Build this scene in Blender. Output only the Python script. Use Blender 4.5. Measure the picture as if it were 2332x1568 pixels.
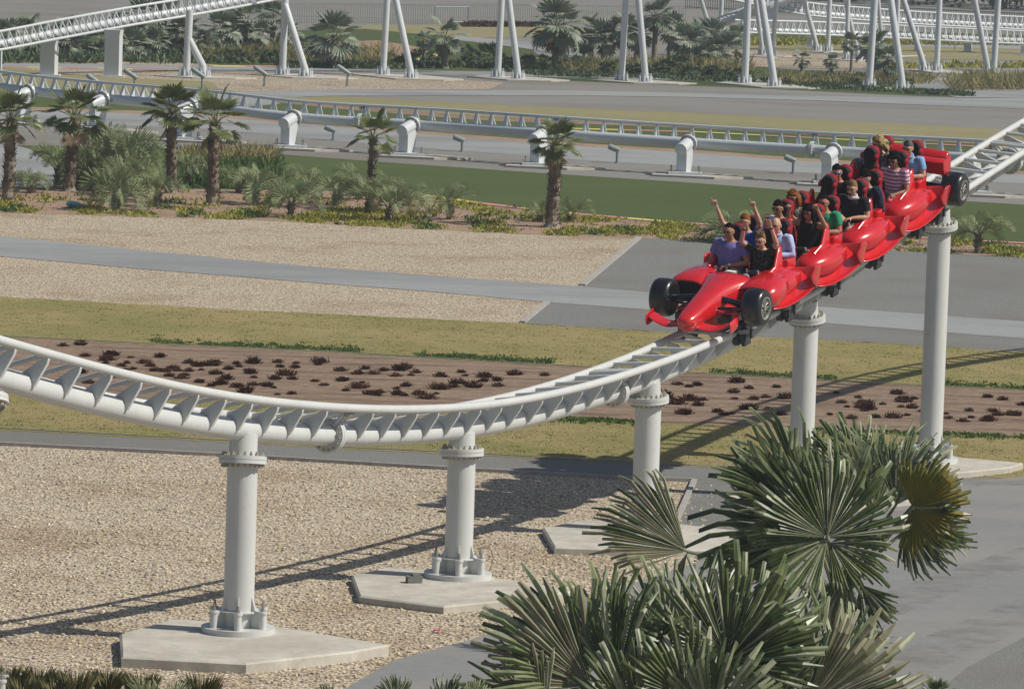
import bpy, bmesh, math, random
from mathutils import Vector, Matrix, noise
R = math.radians
SC = bpy.context.scene
for o in list(bpy.data.objects): bpy.data.objects.remove(o)
COL = SC.collection
# ------------------------------------------------------------------ camera
F_PX, YH, CAMH, ROLL = 11500.0, -350.0, 9.853, 0.033     # measured on a 2332 x 1568 view of the photograph
CX, CY = 1166.0, 784.0
PITCH = math.atan((CY - YH) / F_PX)
Fw = Vector((0, math.cos(PITCH), -math.sin(PITCH)))
R0 = Vector((1, 0, 0)); U0 = R0.cross(Fw)
Rt = R0 * math.cos(ROLL) + U0 * math.sin(ROLL)
Up = U0 * math.cos(ROLL) - R0 * math.sin(ROLL)
CAM = Vector((0, 0, CAMH))
cd = bpy.data.cameras.new('camera'); cam = bpy.data.objects.new('camera', cd); COL.objects.link(cam)
cd.sensor_width = 36; cd.lens = F_PX / 2332 * 36; cd.clip_start = 0.5; cd.clip_end = 4000
m = Matrix((Rt, Up, -Fw)).transposed().to_4x4(); m.translation = CAM
cam.matrix_world = m; SC.camera = cam
# ------------------------------------------------------------------ world, sun, exposure
SUN_EL, SH_AZ = R(45.5), R(11)                 # shadows fall to the left and 11 degrees away from us
sh = Vector((-math.cos(SH_AZ) * math.cos(SUN_EL), math.sin(SH_AZ) * math.cos(SUN_EL), -math.sin(SUN_EL)))
w = bpy.data.worlds.new('World'); SC.world = w; w.use_nodes = True
nt = w.node_tree; bgn = nt.nodes['Background']; sk = nt.nodes.new('ShaderNodeTexSky')
sk.sky_type = 'NISHITA'; sk.sun_disc = False; sk.sun_elevation = SUN_EL
sk.sun_rotation = math.atan2(-sh.x, -sh.y)
sk.air_density = 1.0; sk.dust_density = 1.6
nt.links.new(sk.outputs[0], bgn.inputs[0]); bgn.inputs[1].default_value = 0.062
sl = bpy.data.lights.new('sun', 'SUN'); sl.energy = 3.9; sl.angle = R(0.5); sl.color = (1.0, 0.95, 0.86)
so = bpy.data.objects.new('sun', sl); COL.objects.link(so)
so.rotation_euler = sh.to_track_quat('-Z', 'Y').to_euler(); so.location = (60, 20, 80)
SC.view_settings.view_transform = 'Standard'; SC.view_settings.look = 'None'
SC.view_settings.exposure = 0.18; SC.view_settings.gamma = 1.0
SC.render.engine = 'CYCLES'

# ------------------------------------------------------------------ helpers
def ray(x, y):
    return (Fw + Rt * ((x - CX) / F_PX) - Up * ((y - CY) / F_PX))
def G(x, y, z=0.0):
    "point at height z seen at pixel x, y"
    d = ray(x, y); t = (z - CAMH) / d.z
    return CAM + d * t
def D(x, y, depth):
    "point at distance depth seen at pixel x, y"
    d = ray(x, y); return CAM + d * (depth / d.y)
def PJ(p):
    v = Vector(p) - CAM; k = v.dot(Fw)
    return (CX + F_PX * v.dot(Rt) / k, CY - F_PX * v.dot(Up) / k)
def HT(g, y):
    "height over ground point g at which a vertical through g reaches image row y"
    lo, hi = 0.0, 60.0
    for _ in range(40):
        mid = (lo + hi) / 2
        if PJ((g.x, g.y, mid))[1] > y: lo = mid
        else: hi = mid
    return lo
def link(name, me, mat=None, parent=None, smooth=False):
    o = bpy.data.objects.new(name, me); COL.objects.link(o)
    if mat is not None:
        for q in (mat if isinstance(mat, (list, tuple)) else [mat]): me.materials.append(q)
    if parent is not None: o.parent = parent
    if smooth: me.polygons.foreach_set('use_smooth', [True] * len(me.polygons))
    return o
def tag(o, label=None, cat=None, group=None, kind=None):
    if label: o['label'] = label
    if cat: o['category'] = cat
    if group: o['group'] = group
    if kind: o['kind'] = kind
    return o
def empty(name, loc=(0, 0, 0), label=None, cat=None, group=None):
    o = bpy.data.objects.new(name, None); COL.objects.link(o); o.location = loc
    o.empty_display_size = 0.2
    return tag(o, label, cat, group)
def copy_tree(o, parent=None):
    c = o.copy(); COL.objects.link(c); c.parent = parent
    for ch in o.children: copy_tree(ch, c)
    return c
class MB:
    "collects shapes and links them as one mesh object"
    def __init__(s): s.v = []; s.f = []; s.m = []; s.cur = 0
    def add(s, vs, fs):
        b = len(s.v); s.v += [tuple(p) for p in vs]; s.f += [tuple(i + b for i in f) for f in fs]; s.m += [s.cur] * len(fs)
        return s
    def box(s, c, d, mx=None):
        hx, hy, hz = d[0] / 2, d[1] / 2, d[2] / 2
        vs = [Vector((sx * hx, sy * hy, sz * hz)) for sz in (-1, 1) for sx, sy in ((-1, -1), (1, -1), (1, 1), (-1, 1))]
        if mx is not None: vs = [mx @ v for v in vs]
        vs = [v + Vector(c) for v in vs]
        return s.add(vs, [(3, 2, 1, 0), (4, 5, 6, 7), (0, 1, 5, 4), (1, 2, 6, 5), (2, 3, 7, 6), (3, 0, 4, 7)])
    def tube(s, pts, rad, n=10, cap=True, sq=None, up=None):
        "rings along pts; rad number or list; sq=(a,b) scales ring axes"
        pts = [Vector(p) for p in pts]
        rr = rad if isinstance(rad, (list, tuple)) else [rad] * len(pts)
        vs = []; fs = []; pu = None
        for i, p in enumerate(pts):
            t = (pts[min(i + 1, len(pts) - 1)] - pts[max(i - 1, 0)])
            if t.length < 1e-9: t = Vector((0, 0, 1))
            t.normalize()
            if pu is None:
                u = Vector(up) if up else (Vector((0, 0, 1)) if abs(t.z) < 0.9 else Vector((0, 1, 0)))
            else: u = pu
            u = (u - t * u.dot(t))
            if u.length < 1e-6: u = t.orthogonal()
            u.normalize(); pu = u; b = t.cross(u)
            a_, b_ = sq if sq else (1, 1)
            r = rr[i]; rx, ry = (r if isinstance(r, (list, tuple)) else (r * a_, r * b_))
            for k in range(n):
                an = 2 * math.pi * k / n
                vs.append(p + b * (math.cos(an) * rx) + u * (math.sin(an) * ry))
        for i in range(len(pts) - 1):
            for k in range(n):
                k2 = (k + 1) % n
                fs.append((i * n + k, i * n + k2, (i + 1) * n + k2, (i + 1) * n + k))
        if cap:
            fs.append(tuple(range(n - 1, -1, -1))); fs.append(tuple((len(pts) - 1) * n + k for k in range(n)))
        return s.add(vs, fs)
    def disc(s, c, nrm, r, th, n=24):
        c = Vector(c); nrm = Vector(nrm).normalized()
        return s.tube([c - nrm * th / 2, c + nrm * th / 2], r, n)
    def prism(s, pts, ax, th):
        "polygon pts (3D, planar) thickened along ax by th, centred"
        ax = Vector(ax).normalized() * th / 2; n = len(pts)
        vs = [Vector(p) - ax for p in pts] + [Vector(p) + ax for p in pts]
        fs = [tuple(range(n - 1, -1, -1)), tuple(range(n, 2 * n))]
        fs += [(i, (i + 1) % n, (i + 1) % n + n, i + n) for i in range(n)]
        return s.add(vs, fs)
    def grid(s, rows):
        nr, nc = len(rows), len(rows[0])
        vs = [p for r in rows for p in r]
        fs = [(i * nc + j, i * nc + j + 1, (i + 1) * nc + j + 1, (i + 1) * nc + j) for i in range(nr - 1) for j in range(nc - 1)]
        return s.add(vs, fs)
    def ball(s, c, r, nu=12, nv=8, fn=None):
        rx, ry, rz = r if isinstance(r, (list, tuple)) else (r, r, r)
        vs = []; c = Vector(c)
        for i in range(nv + 1):
            th = math.pi * i / nv
            for j in range(nu):
                ph = 2 * math.pi * j / nu
                d = Vector((math.sin(th) * math.cos(ph), math.sin(th) * math.sin(ph), math.cos(th)))
                k = fn(d) if fn else 1.0
                vs.append(c + Vector((d.x * rx * k, d.y * ry * k, d.z * rz * k)))
        fs = [(i * nu + j, (i + 1) * nu + j, (i + 1) * nu + (j + 1) % nu, i * nu + (j + 1) % nu) for i in range(nv) for j in range(nu)]
        return s.add(vs, fs)
    def mesh(s, name):
        me = bpy.data.meshes.new(name); me.from_pydata(s.v, [], s.f); me.update()
        if any(s.m): me.polygons.foreach_set('material_index', s.m)
        return me
    def build(s, name, mat, parent=None, smooth=False, angle=None):
        me = s.mesh(name); o = link(name, me, mat, parent)
        if smooth:
            bm = bmesh.new(); bm.from_mesh(me)
            bmesh.ops.recalc_face_normals(bm, faces=bm.faces)
            lim = R(angle or 40)
            for f in bm.faces: f.smooth = True
            for e in bm.edges:
                if len(e.link_faces) == 2 and e.calc_face_angle(0) > lim: e.smooth = False
            bm.to_mesh(me); bm.free()
        return o

# ------------------------------------------------------------------ materials
def lin(c):
    return tuple((x / 12.92 if x <= 0.04045 else ((x + 0.055) / 1.055) ** 2.4) for x in [v / 255 for v in c]) + (1,)
def new_mat(name, rough=0.8, spec=0.3):
    mt = bpy.data.materials.new(name); mt.use_nodes = True
    b = mt.node_tree.nodes['Principled BSDF']; b.inputs['Roughness'].default_value = rough
    b.inputs['Specular IOR Level'].default_value = spec
    return mt, mt.node_tree, b
def coord(nt, scale=(1, 1, 1)):
    tc = nt.nodes.new('ShaderNodeTexCoord'); mp = nt.nodes.new('ShaderNodeMapping')
    nt.links.new(tc.outputs['Object'], mp.inputs[0]); mp.inputs['Scale'].default_value = scale
    return mp.outputs[0]
def noise_n(nt, vec, scale, detail=4, rough=0.55):
    n = nt.nodes.new('ShaderNodeTexNoise'); nt.links.new(vec, n.inputs['Vector'])
    n.inputs['Scale'].default_value = scale; n.inputs['Detail'].default_value = detail
    n.inputs['Roughness'].default_value = rough
    return n.outputs['Fac']
def ramp(nt, fac, stops):
    r = nt.nodes.new('ShaderNodeValToRGB'); nt.links.new(fac, r.inputs[0])
    el = r.color_ramp.elements
    while len(el) < len(stops): el.new(0.5)
    for e, (p, c) in zip(el, stops):
        e.position = p; e.color = c if len(c) == 4 else tuple(c) + (1,)
    return r.outputs[0]
def mix(nt, fac, a, b, mode='MIX'):
    n = nt.nodes.new('ShaderNodeMix'); n.data_type = 'RGBA'; n.blend_type = mode
    for sock, v in ((n.inputs['Factor'], fac), (n.inputs[6], a), (n.inputs[7], b)):
        if isinstance(v, (int, float)): sock.default_value = v
        elif isinstance(v, tuple): sock.default_value = v if len(v) == 4 else v + (1,)
        else: nt.links.new(v, sock)
    return n.outputs[2]
def bump(nt, b, h, strength, dist):
    n = nt.nodes.new('ShaderNodeBump'); nt.links.new(h, n.inputs['Height'])
    n.inputs['Strength'].default_value = strength; n.inputs['Distance'].default_value = dist
    nt.links.new(n.outputs[0], b.inputs['Normal'])
def speck(name, c1, c2, sc=20, rough=0.85, patch=None, psc=0.4, pamt=0.5, bmp=0.3, bd=0.01, stretch=(1, 1, 1), spec=0.2):
    "two-colour noisy surface with optional larger patches"
    mt, nt, b = new_mat(name, rough, spec)
    v = coord(nt, stretch); f = noise_n(nt, v, sc, 5, 0.7)
    c = ramp(nt, f, [(0.32, c1), (0.68, c2)])
    if patch:
        pf = noise_n(nt, v, psc, 4, 0.6)
        pm = ramp(nt, pf, [(0.45, (0, 0, 0)), (0.65, (pamt,) * 3)])
        c = mix(nt, pm, c, patch)
    nt.links.new(c, b.inputs['Base Color'])
    if bmp: bump(nt, b, f, bmp, bd)
    return mt
def plain(name, c, rough=0.5, spec=0.4, metal=0, var=0.06, coat=0):
    mt, nt, b = new_mat(name, rough, spec); v = coord(nt)
    f = noise_n(nt, v, 6.0, 4)
    lo = tuple(x * (1 - var) for x in c[:3]); hi = tuple(min(1, x * (1 + var)) for x in c[:3])
    nt.links.new(ramp(nt, f, [(0.3, lo), (0.7, hi)]), b.inputs['Base Color'])
    b.inputs['Metallic'].default_value = metal
    if coat: b.inputs['Coat Weight'].default_value = coat; b.inputs['Coat Roughness'].default_value = 0.08
    return mt
def gravel(name, base, dark, light, cell=22, big=None, bigamt=0.6, bs=0.6):
    mt, nt, b = new_mat(name, 0.9, 0.15); v = coord(nt)
    vo = nt.nodes.new('ShaderNodeTexVoronoi'); vo.inputs['Scale'].default_value = cell
    # break up the cells so stones are irregular
    nz = nt.nodes.new('ShaderNodeTexNoise'); nz.inputs['Scale'].default_value = cell * 0.7; nt.links.new(v, nz.inputs['Vector'])
    vm = nt.nodes.new('ShaderNodeVectorMath'); vm.operation = 'SCALE'; vm.inputs['Scale'].default_value = 0.7 / cell
    va = nt.nodes.new('ShaderNodeVectorMath'); va.operation = 'ADD'
    nt.links.new(nz.outputs['Color'], vm.inputs[0]); nt.links.new(vm.outputs[0], va.inputs[0]); nt.links.new(v, va.inputs[1])
    nt.links.new(va.outputs[0], vo.inputs['Vector'])
    sp = nt.nodes.new('ShaderNodeSeparateColor'); nt.links.new(vo.outputs['Color'], sp.inputs[0])
    c = ramp(nt, sp.outputs[0], [(0.0, dark), (0.25, base), (0.75, base), (1.0, light)])
    gap = ramp(nt, vo.outputs['Distance'], [(0.34, (1, 1, 1)), (0.62, (0.24, 0.21, 0.18))])
    c = mix(nt, 0.85, c, gap, 'MULTIPLY')
    f2 = noise_n(nt, v, 0.35, 5, 0.65)
    if big:
        pm = ramp(nt, f2, [(0.50, (0, 0, 0)), (0.68, (bigamt,) * 3)])
        c = mix(nt, pm, c, mix(nt, 1.0, c, big, 'MULTIPLY'))
    nt.links.new(c, b.inputs['Base Color'])
    inv = ramp(nt, vo.outputs['Distance'], [(0.0, (1, 1, 1)), (0.75, (0, 0, 0))])
    bump(nt, b, mix(nt, 0.4, inv, sp.outputs[1]), bs, 0.035)
    return mt
def grass(name, cols, sc=9, patch=None, pamt=0.8, psc=0.35, stretch=(1, 1, 1), bd=0.04):
    mt, nt, b = new_mat(name, 0.95, 0.05); v = coord(nt, stretch)
    f = noise_n(nt, v, sc, 8, 0.78)
    k = len(cols); c = ramp(nt, f, [(0.3 + 0.4 * i / (k - 1), cc) for i, cc in enumerate(cols)])
    if patch:
        pf = noise_n(nt, v, psc, 5, 0.7)
        c = mix(nt, ramp(nt, pf, [(0.40, (0, 0, 0)), (0.60, (pamt,) * 3)]), c, mix(nt, f, patch, cols[1]))
    nt.links.new(c, b.inputs['Base Color']); bump(nt, b, f, 0.8, bd)
    return mt
def leafmat(name, c1, c2, trans=0.25, rough=0.45, sc=3.0, tip=None):
    mt, nt, b = new_mat(name, rough, 0.4); v = coord(nt)
    f = noise_n(nt, v, sc, 3); c = ramp(nt, f, [(0.35, c1), (0.65, c2)])
    nt.links.new(c, b.inputs['Base Color'])
    tr = nt.nodes.new('ShaderNodeBsdfTranslucent'); nt.links.new(c, tr.inputs[0])
    ms = nt.nodes.new('ShaderNodeMixShader'); ms.inputs[0].default_value = trans
    nt.links.new(b.outputs[0], ms.inputs[1]); nt.links.new(tr.outputs[0], ms.inputs[2])
    nt.links.new(ms.outputs[0], nt.nodes['Material Output'].inputs[0])
    return mt
M = {}
M['beige'] = gravel('beige_gravel', (.67, .575, .43), (.40, .32, .23), (.82, .74, .58), 22, (.74, .66, .58), 0.8)
M['beige_far'] = gravel('beige_gravel_far', (.58, .50, .375), (.35, .285, .21), (.72, .64, .51), 13, (.72, .66, .6), 0.6)
M['grey'] = speck('grey_gravel', (.10, .105, .10), (.28, .28, .26), 34, 0.9, (.17, .155, .135), 0.3, 0.6, 0.6, 0.02)
M['greyfar'] = speck('grey_gravel_far', (.18, .175, .16), (.26, .252, .23), 16, 0.9, (.17, .15, .12), 0.2, 0.6, 0.3, 0.02, (0.5, 1, 1))
M['asphalt'] = speck('pale_asphalt', (.26, .265, .262), (.32, .324, .318), 6, 0.75, (.17, .175, .175), 0.25, 0.6, 0.1, 0.005, (0.35, 1, 1), 0.35)
M['road'] = speck('worn_road', (.19, .19, .185), (.245, .245, .235), 9, 0.7, (.29, .275, .245), 0.30, 0.6, 0.15, 0.006, (0.6, 1.0, 1), 0.35)
M['grassA'] = grass('dry_grass', [(.16, .145, .06), (.33, .275, .125), (.52, .37, .20)], 30, (.12, .165, .035), 0.8, 0.30)
M['grassfar'] = grass('dry_grass_far', [(.18, .18, .09), (.28, .25, .14), (.35, .29, .18)], 5, (.17, .19, .08), 0.7, 0.25, (0.4, 1, 1))
M['lawn'] = grass('mown_lawn', [(.05, .074, .026), (.075, .105, .038), (.125, .15, .07)], 7, (.12, .14, .055), 0.7, 0.16, (0.35, 1.4, 1))
M['green'] = grass('green_grass', [(.04, .06, .025), (.07, .10, .035), (.12, .14, .06)], 12, (.12, .11, .06), 0.5, 0.8)
M['soil'] = speck('sandy_soil', (.24, .165, .11), (.40, .29, .205), 12, 0.95, (.20, .13, .08), 0.8, 0.6, 0.5, 0.03)
M['dirt'] = speck('brown_dirt', (.14, .09, .06), (.47, .35, .25), 26, 0.95, (.15, .10, .075), 2.2, 0.8, 1.0, 0.05, (0.22, 1, 1))
M['concrete'] = speck('pale_concrete', (.40, .38, .33), (.56, .53, .46), 4, 0.85, (.34, .30, .25), 0.9, 0.5, 0.2, 0.01)
M['kerb'] = speck('kerb_concrete', (.30, .28, .26), (.42, .40, .36), 5, 0.85, bmp=0.1)
M['ykerb'] = plain('yellow_paint', (.62, .52, .14, 1), 0.7); M['pkerb'] = plain('pink_paint', (.50, .24, .20, 1), 0.7)
def white_paint(name, c, dirt):
    mt, nt, b = new_mat(name, 0.38, 0.45); v = coord(nt, (1, 1, 0.5))
    f = noise_n(nt, v, 2.2, 6, 0.65); c1 = tuple(x * 0.93 for x in c)
    col = ramp(nt, f, [(0.3, c1), (0.55, c)])
    g = noise_n(nt, v, 9, 5, 0.75); col = mix(nt, ramp(nt, g, [(0.56, (0, 0, 0)), (0.75, (0.5,) * 3)]), col, dirt)
    nt.links.new(col, b.inputs['Base Color'])
    return mt
M['white'] = white_paint('track_white_paint', (.56, .57, .55), (.42, .38, .31))
M['whitefar'] = white_paint('support_white_paint', (.56, .59, .60), (.45, .43, .38))
M['bolt'] = plain('bolt_metal', (.36, .33, .27, 1), 0.6, 0.4, 0.2, 0.2)
M['bolt2'] = plain('anchor_bolt', (.30, .28, .24, 1), 0.5, 0.5, 0.4, 0.2)
# ------------------------------------------------------------------ ground
def ext(pts, x0=-900, x1=3300):
    pts = list(pts)
    (ax, ay), (bx, by) = pts[0], pts[1]
    if ax > x0 and ax <= 5: pts.insert(0, (x0, ay + (ay - by) / (ax - bx) * (x0 - ax)))
    (ax, ay), (bx, by) = pts[-2], pts[-1]
    if bx < x1 and bx >= 2327: pts.append((x1, by + (by - ay) / (bx - ax) * (x1 - bx)))
    return pts
def yat(pts, x):
    if x <= pts[0][0]: return pts[0][1]
    for (ax, ay), (bx, by) in zip(pts, pts[1:]):
        if x <= bx: return ay + (by - ay) * (x - ax) / (bx - ax)
    return pts[-1][1]
def strip(name, mat, top, bot, z=0.004, wob=0.0, step=60, closed=False):
    top = ext(top); bot = ext(bot)
    x0 = min(top[0][0], bot[0][0]); x1 = max(top[-1][0], bot[-1][0])
    xs = [x0]
    while xs[-1] + step < x1: xs.append(xs[-1] + step)
    xs.append(x1); mb = MB(); a = []; b = []
    rn = random.Random(len(name) * 7 + int(x0))
    for x in xs:
        yt, yb = yat(top, x), yat(bot, x)
        a.append(G(x, yt + rn.uniform(-wob, wob), z)); b.append(G(x, yb + rn.uniform(-wob, wob), z))
    mb.grid([b, a])
    return tag(mb.build(name, mat), kind='structure')
def poly(name, mat, px, z=0.004):
    mb = MB(); vs = [G(x, y, z) for x, y in px]; mb.add(vs, [tuple(range(len(vs)))])
    o = mb.build(name, mat)
    bm = bmesh.new(); bm.from_mesh(o.data); bmesh.ops.recalc_face_normals(bm, faces=bm.faces)
    for f in bm.faces:
        if f.normal.z < 0: f.normal_flip()
    bm.to_mesh(o.data); bm.free()
    return tag(o, kind='structure')
def kerbline(name, px, mat, wd=0.09, ht=0.07, z0=0.0, lo=0.0):
    pts = [G(x, y, 0) for x, y in px]; mb = MB()
    for a, b in zip(pts, pts[1:]):
        t = (b - a); t.z = 0; L = t.length; t.normalize(); n = Vector((-t.y, t.x, 0)) * wd / 2
        vs = [a - n, b - n, b + n, a + n]; vs = [v + Vector((0, 0, z0)) for v in vs] + [v + Vector((0, 0, z0 + ht)) for v in vs]
        mb.add(vs, [(3, 2, 1, 0), (4, 5, 6, 7), (0, 1, 5, 4), (1, 2, 6, 5), (2, 3, 7, 6), (3, 0, 4, 7)])
    return tag(mb.build(name, mat), kind='structure')
mb = MB(); mb.add([(-450, -60, 0), (450, -60, 0), (450, 900, 0), (-450, 900, 0)], [(0, 1, 2, 3)])
tag(mb.build('ground', M['greyfar']), kind='structure')
# dusty desert air: one even, closed volume
mt = bpy.data.materials.new('haze'); mt.use_nodes = True; n_ = mt.node_tree; n_.nodes.remove(n_.nodes['Principled BSDF'])
pv = n_.nodes.new('ShaderNodeVolumePrincipled'); pv.inputs['Density'].default_value = 0.0005; pv.inputs['Color'].default_value = (.80, .88, .95, 1); pv.inputs['Anisotropy'].default_value = 0.3
n_.links.new(pv.outputs[0], n_.nodes['Material Output'].inputs['Volume'])
mb = MB(); mb.box((0, 420, 10), (960, 1000, 22.0)); tag(mb.build('haze', mt), kind='stuff')
K_A = [(0, 1014), (500, 1039), (816, 1058), (1017, 1070), (1433, 1092), (1573, 1097), (2332, 1128)]
G_A = [(0, 976), (518, 1004), (758, 1018), (1440, 1051), (1573, 1060), (2180, 1082), (2332, 1088)]
D_A = [(0, 893), (1241, 948), (1516, 962), (1796, 974), (2332, 992)]
D_B = [(0, 766), (400, 786), (816, 805), (1300, 834), (1568, 849), (1866, 866), (2332, 889)]
G_B = [(0, 675), (507, 703), (1188, 736), (1493, 754), (1726, 765), (1866, 772), (2332, 800)]
R1b = [(0, 583), (300, 610), (700, 642), (1000, 665), (1250, 688), (1500, 706), (1866, 734), (2332, 770)]
R1t = [(0, 537), (300, 567), (700, 606), (1000, 628), (1325, 652), (1866, 698), (2332, 731)]
B1b = [(0, 483), (300, 492), (600, 500), (900, 518), (1200, 532), (1455, 543), (1866, 564), (2332, 586)]
B1t = [(0, 425), (300, 430), (700, 432), (968, 446), (1073, 462), (1283, 486), (1574, 511), (2156, 546), (2332, 556)]
L1t = [(0, 330), (448, 338), (700, 356), (898, 371), (1248, 395), (1574, 416), (1866, 438), (2332, 466)]
R2b = [(0, 275), (455, 292), (758, 320), (1003, 340), (1353, 366), (1621, 381), (1813, 392), (2332, 418)]
R2t = [(0, 248), (455, 264), (758, 289), (1003, 309), (1353, 335), (1621, 351), (1813, 366), (2332, 397)]
C_b = [(0, 176), (450, 206), (648, 226), (758, 238), (1108, 266), (1574, 282), (2216, 318), (2332, 325)]
C_t = [(0, 150), (450, 204), (648, 222), (758, 219), (1108, 238), (1574, 257), (2216, 291), (2332, 298)]
R3b = [(0, 205), (350, 222), (525, 225), (758, 218), (1283, 217), (1574, 221), (1866, 229), (2181, 242), (2332, 248)]
R3t = [(0, 196), (350, 208), (525, 210), (758, 204), (1283, 206), (1574, 212), (1866, 219), (2180, 224), (2332, 222)]
strip('near_gravel_bed', M['beige'], K_A, [(0, 1900), (2332, 1900)], 0.004)
strip('grey_gravel_strip', M['grey'], G_A, K_A, 0.004)
strip('dry_grass_strip', M['grassA'], D_A, [(x, y + 2) for x, y in G_A], 0.008, 1.2, 14)
strip('bare_soil_strip', M['dirt'], D_B, D_A, 0.004)
strip('dry_grass_verge', M['grassA'], G_B, [(x, y + 1) for x, y in D_B], 0.008, 1.0, 14)
strip('middle_gravel_bed', M['beige'], B1b, [(x, y + 3) for x, y in G_B], 0.004)
poly('grey_gravel_bed', M['grey'], [(1455, 541), (3300, 634), (3300, 862), (2332, 801), (1866, 773), (1493, 755), (1188, 737), (1246, 690), (1325, 652)], 0.008)
strip('service_road', M['asphalt'], R1t, R1b, 0.012)
strip('planting_soil', M['soil'], B1t, [(x, y + 1) for x, y in B1b], 0.008, 1.0, 18)
strip('lawn', M['lawn'], L1t, B1t, 0.004)
strip('gravel_strip_under_track', M['greyfar'], R2b, L1t, 0.008)
strip('middle_road', M['asphalt'], R2t, R2b, 0.012)
strip('lawn_beyond_track', M['lawn'], [(x, y + 9) for x, y in C_b], R2t, 0.004)
strip('soil_strip_beyond_track', M['dirt'], [(x, y - 1) for x, y in C_b], [(x, y + 9) for x, y in C_b], 0.008)
strip('far_grass_strip', M['grassfar'], C_t, C_b, 0.012, 0.5, 20)
strip('soil_strip_under_track', M['soil'], [(x, y - 7) for x, y in R2t], R2t, 0.008)
poly('left_path', M['asphalt'], [(-600, 292), (0, 322), (70, 340), (125, 385), (120, 424), (60, 428), (-600, 400)], 0.010)
strip('far_road', M['asphalt'], R3t, R3b, 0.012)
poly('road_bend', M['asphalt'], [(340, 222), (420, 211), (540, 209), (758, 204), (758, 218), (600, 224), (640, 236), (500, 250), (420, 240)], 0.016)
poly('far_gravel_bed', M['beige_far'], [(-900, 132), (0, 150), (300, 160), (816, 170), (1150, 188), (1112, 204), (758, 204), (540, 209), (480, 200), (0, 178), (-900, 150)], 0.008)
poly('brown_grass_bank', M['grassfar'], [(-300, 160), (120, 170), (300, 178), (480, 186), (500, 203), (420, 212), (330, 214), (0, 192), (-300, 180)], 0.014)
strip('upper_road', M['asphalt'], [(0, 143), (490, 150), (816, 158), (1125, 163), (1500, 174), (2332, 190)], [(0, 154), (490, 163), (816, 168), (1125, 172), (1500, 181), (2332, 196)], 0.012)
poly('thin_gravel_verge', M['beige_far'], [(-900, 110), (0, 127), (280, 137), (500, 148), (490, 151), (0, 143.5), (-900, 125)], 0.016)
poly('shrub_ground', M['green'], [(-900, 40), (620, 90), (700, 112), (1100, 130), (1700, 150), (2220, 190), (2225, 222), (2100, 219), (1700, 200), (1250, 183), (1130, 165), (816, 159), (490, 149), (280, 136), (0, 126), (-900, 108)], 0.006)
poly('back_lawn', M['green'], [(640, 70), (830, 66), (1050, 86), (1190, 98), (1230, 128), (1150, 150), (1000, 152), (700, 112), (620, 92)], 0.012)
poly('back_dry_lawn', M['grassfar'], [(690, 58), (1250, 57), (1260, 82), (1060, 88), (840, 72)], 0.010)
poly('back_sand', M['soil'], [(700, 98), (860, 92), (960, 108), (985, 124), (960, 134), (760, 128)], 0.016)
poly('back_path', M['asphalt'], [(1040, 82), (1200, 96), (1330, 118), (1320, 130), (1180, 108), (1030, 90)], 0.020)
poly('car_park', M['greyfar'], [(-900, -60), (3300, -60), (3300, -10), (1700, 55), (1250, 56), (650, 52), (-900, 30)], 0.004)
poly('back_gravel', M['beige_far'], [(1660, 112), (1850, 118), (1990, 140), (1960, 158), (1660, 150)], 0.012)
poly('right_dry_lawn', M['grassfar'], [(1680, 92), (2332, 108), (3300, 130), (3300, 190), (2332, 138), (2140, 136), (1990, 128), (1660, 110)], 0.010)
poly('right_green_ground', M['green'], [(1660, 60), (3300, 110), (3300, 122), (2332, 100), (1680, 84)], 0.008)
poly('right_road', M['asphalt'], [(1700, 94), (2332, 103), (3300, 120), (3300, 136), (2332, 112), (1700, 99)], 0.014)
poly('right_asphalt', M['asphalt'], [(2150, 137), (2332, 140), (3300, 150), (3300, 230), (2332, 222), (2180, 222), (2020, 186), (2060, 178), (2332, 178), (2332, 172), (2130, 150)], 0.018)
# the road in the near right corner
NR = [(700, 1620), (800, 1558), (894, 1503), (1062, 1458), (1240, 1400), (1370, 1351), (1600, 1275), (1800, 1200), (2050, 1125), (2200, 1096), (2332, 1084), (3300, 1060)]
poly('near_road', M['road'], NR + [(3300, 2100), (500, 2100)], 0.020)
poly('corner_grey_gravel', M['grey'], [(1580, 1097), (2100, 1118), (2050, 1135), (1800, 1205), (1600, 1282), (1528, 1215)], 0.010)
poly('road_edge_gravel', M['grey'], [(2080, 1620), (2200, 1520), (2332, 1450), (3300, 1300), (3300, 2100), (1900, 2100)], 0.024)
kerbline('near_kerb', [(-200, 1004), (0, 1014), (500, 1039), (816, 1058), (1017, 1070), (1433, 1092), (1578, 1097)], M['kerb'], 0.06, 0.06)
kerbline('corner_kerb', [(1581, 1098), (1530, 1213)], M['kerb'], 0.08, 0.06)
kerbline('gravel_edging', [(1455, 543), (1326, 651)], M['kerb'], 0.14, 0.05)
kerbline('lower_gravel_edging', [(1246, 690), (1190, 736)], M['kerb'], 0.12, 0.05)
kerbline('grass_edging', [(-200, 966), (0, 976), (518, 1004), (758, 1018), (1440, 1051), (1573, 1060), (2180, 1082)], M['kerb'], 0.03, 0.025)
kerbline('soil_edging', [(-200, 758), (0, 766), (400, 786), (816, 805), (1300, 834), (1568, 849), (1866, 866), (2332, 889), (2600, 902)], M['kerb'], 0.03, 0.025)
rn = random.Random(4)
yk, pk = MB(), MB()
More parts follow.
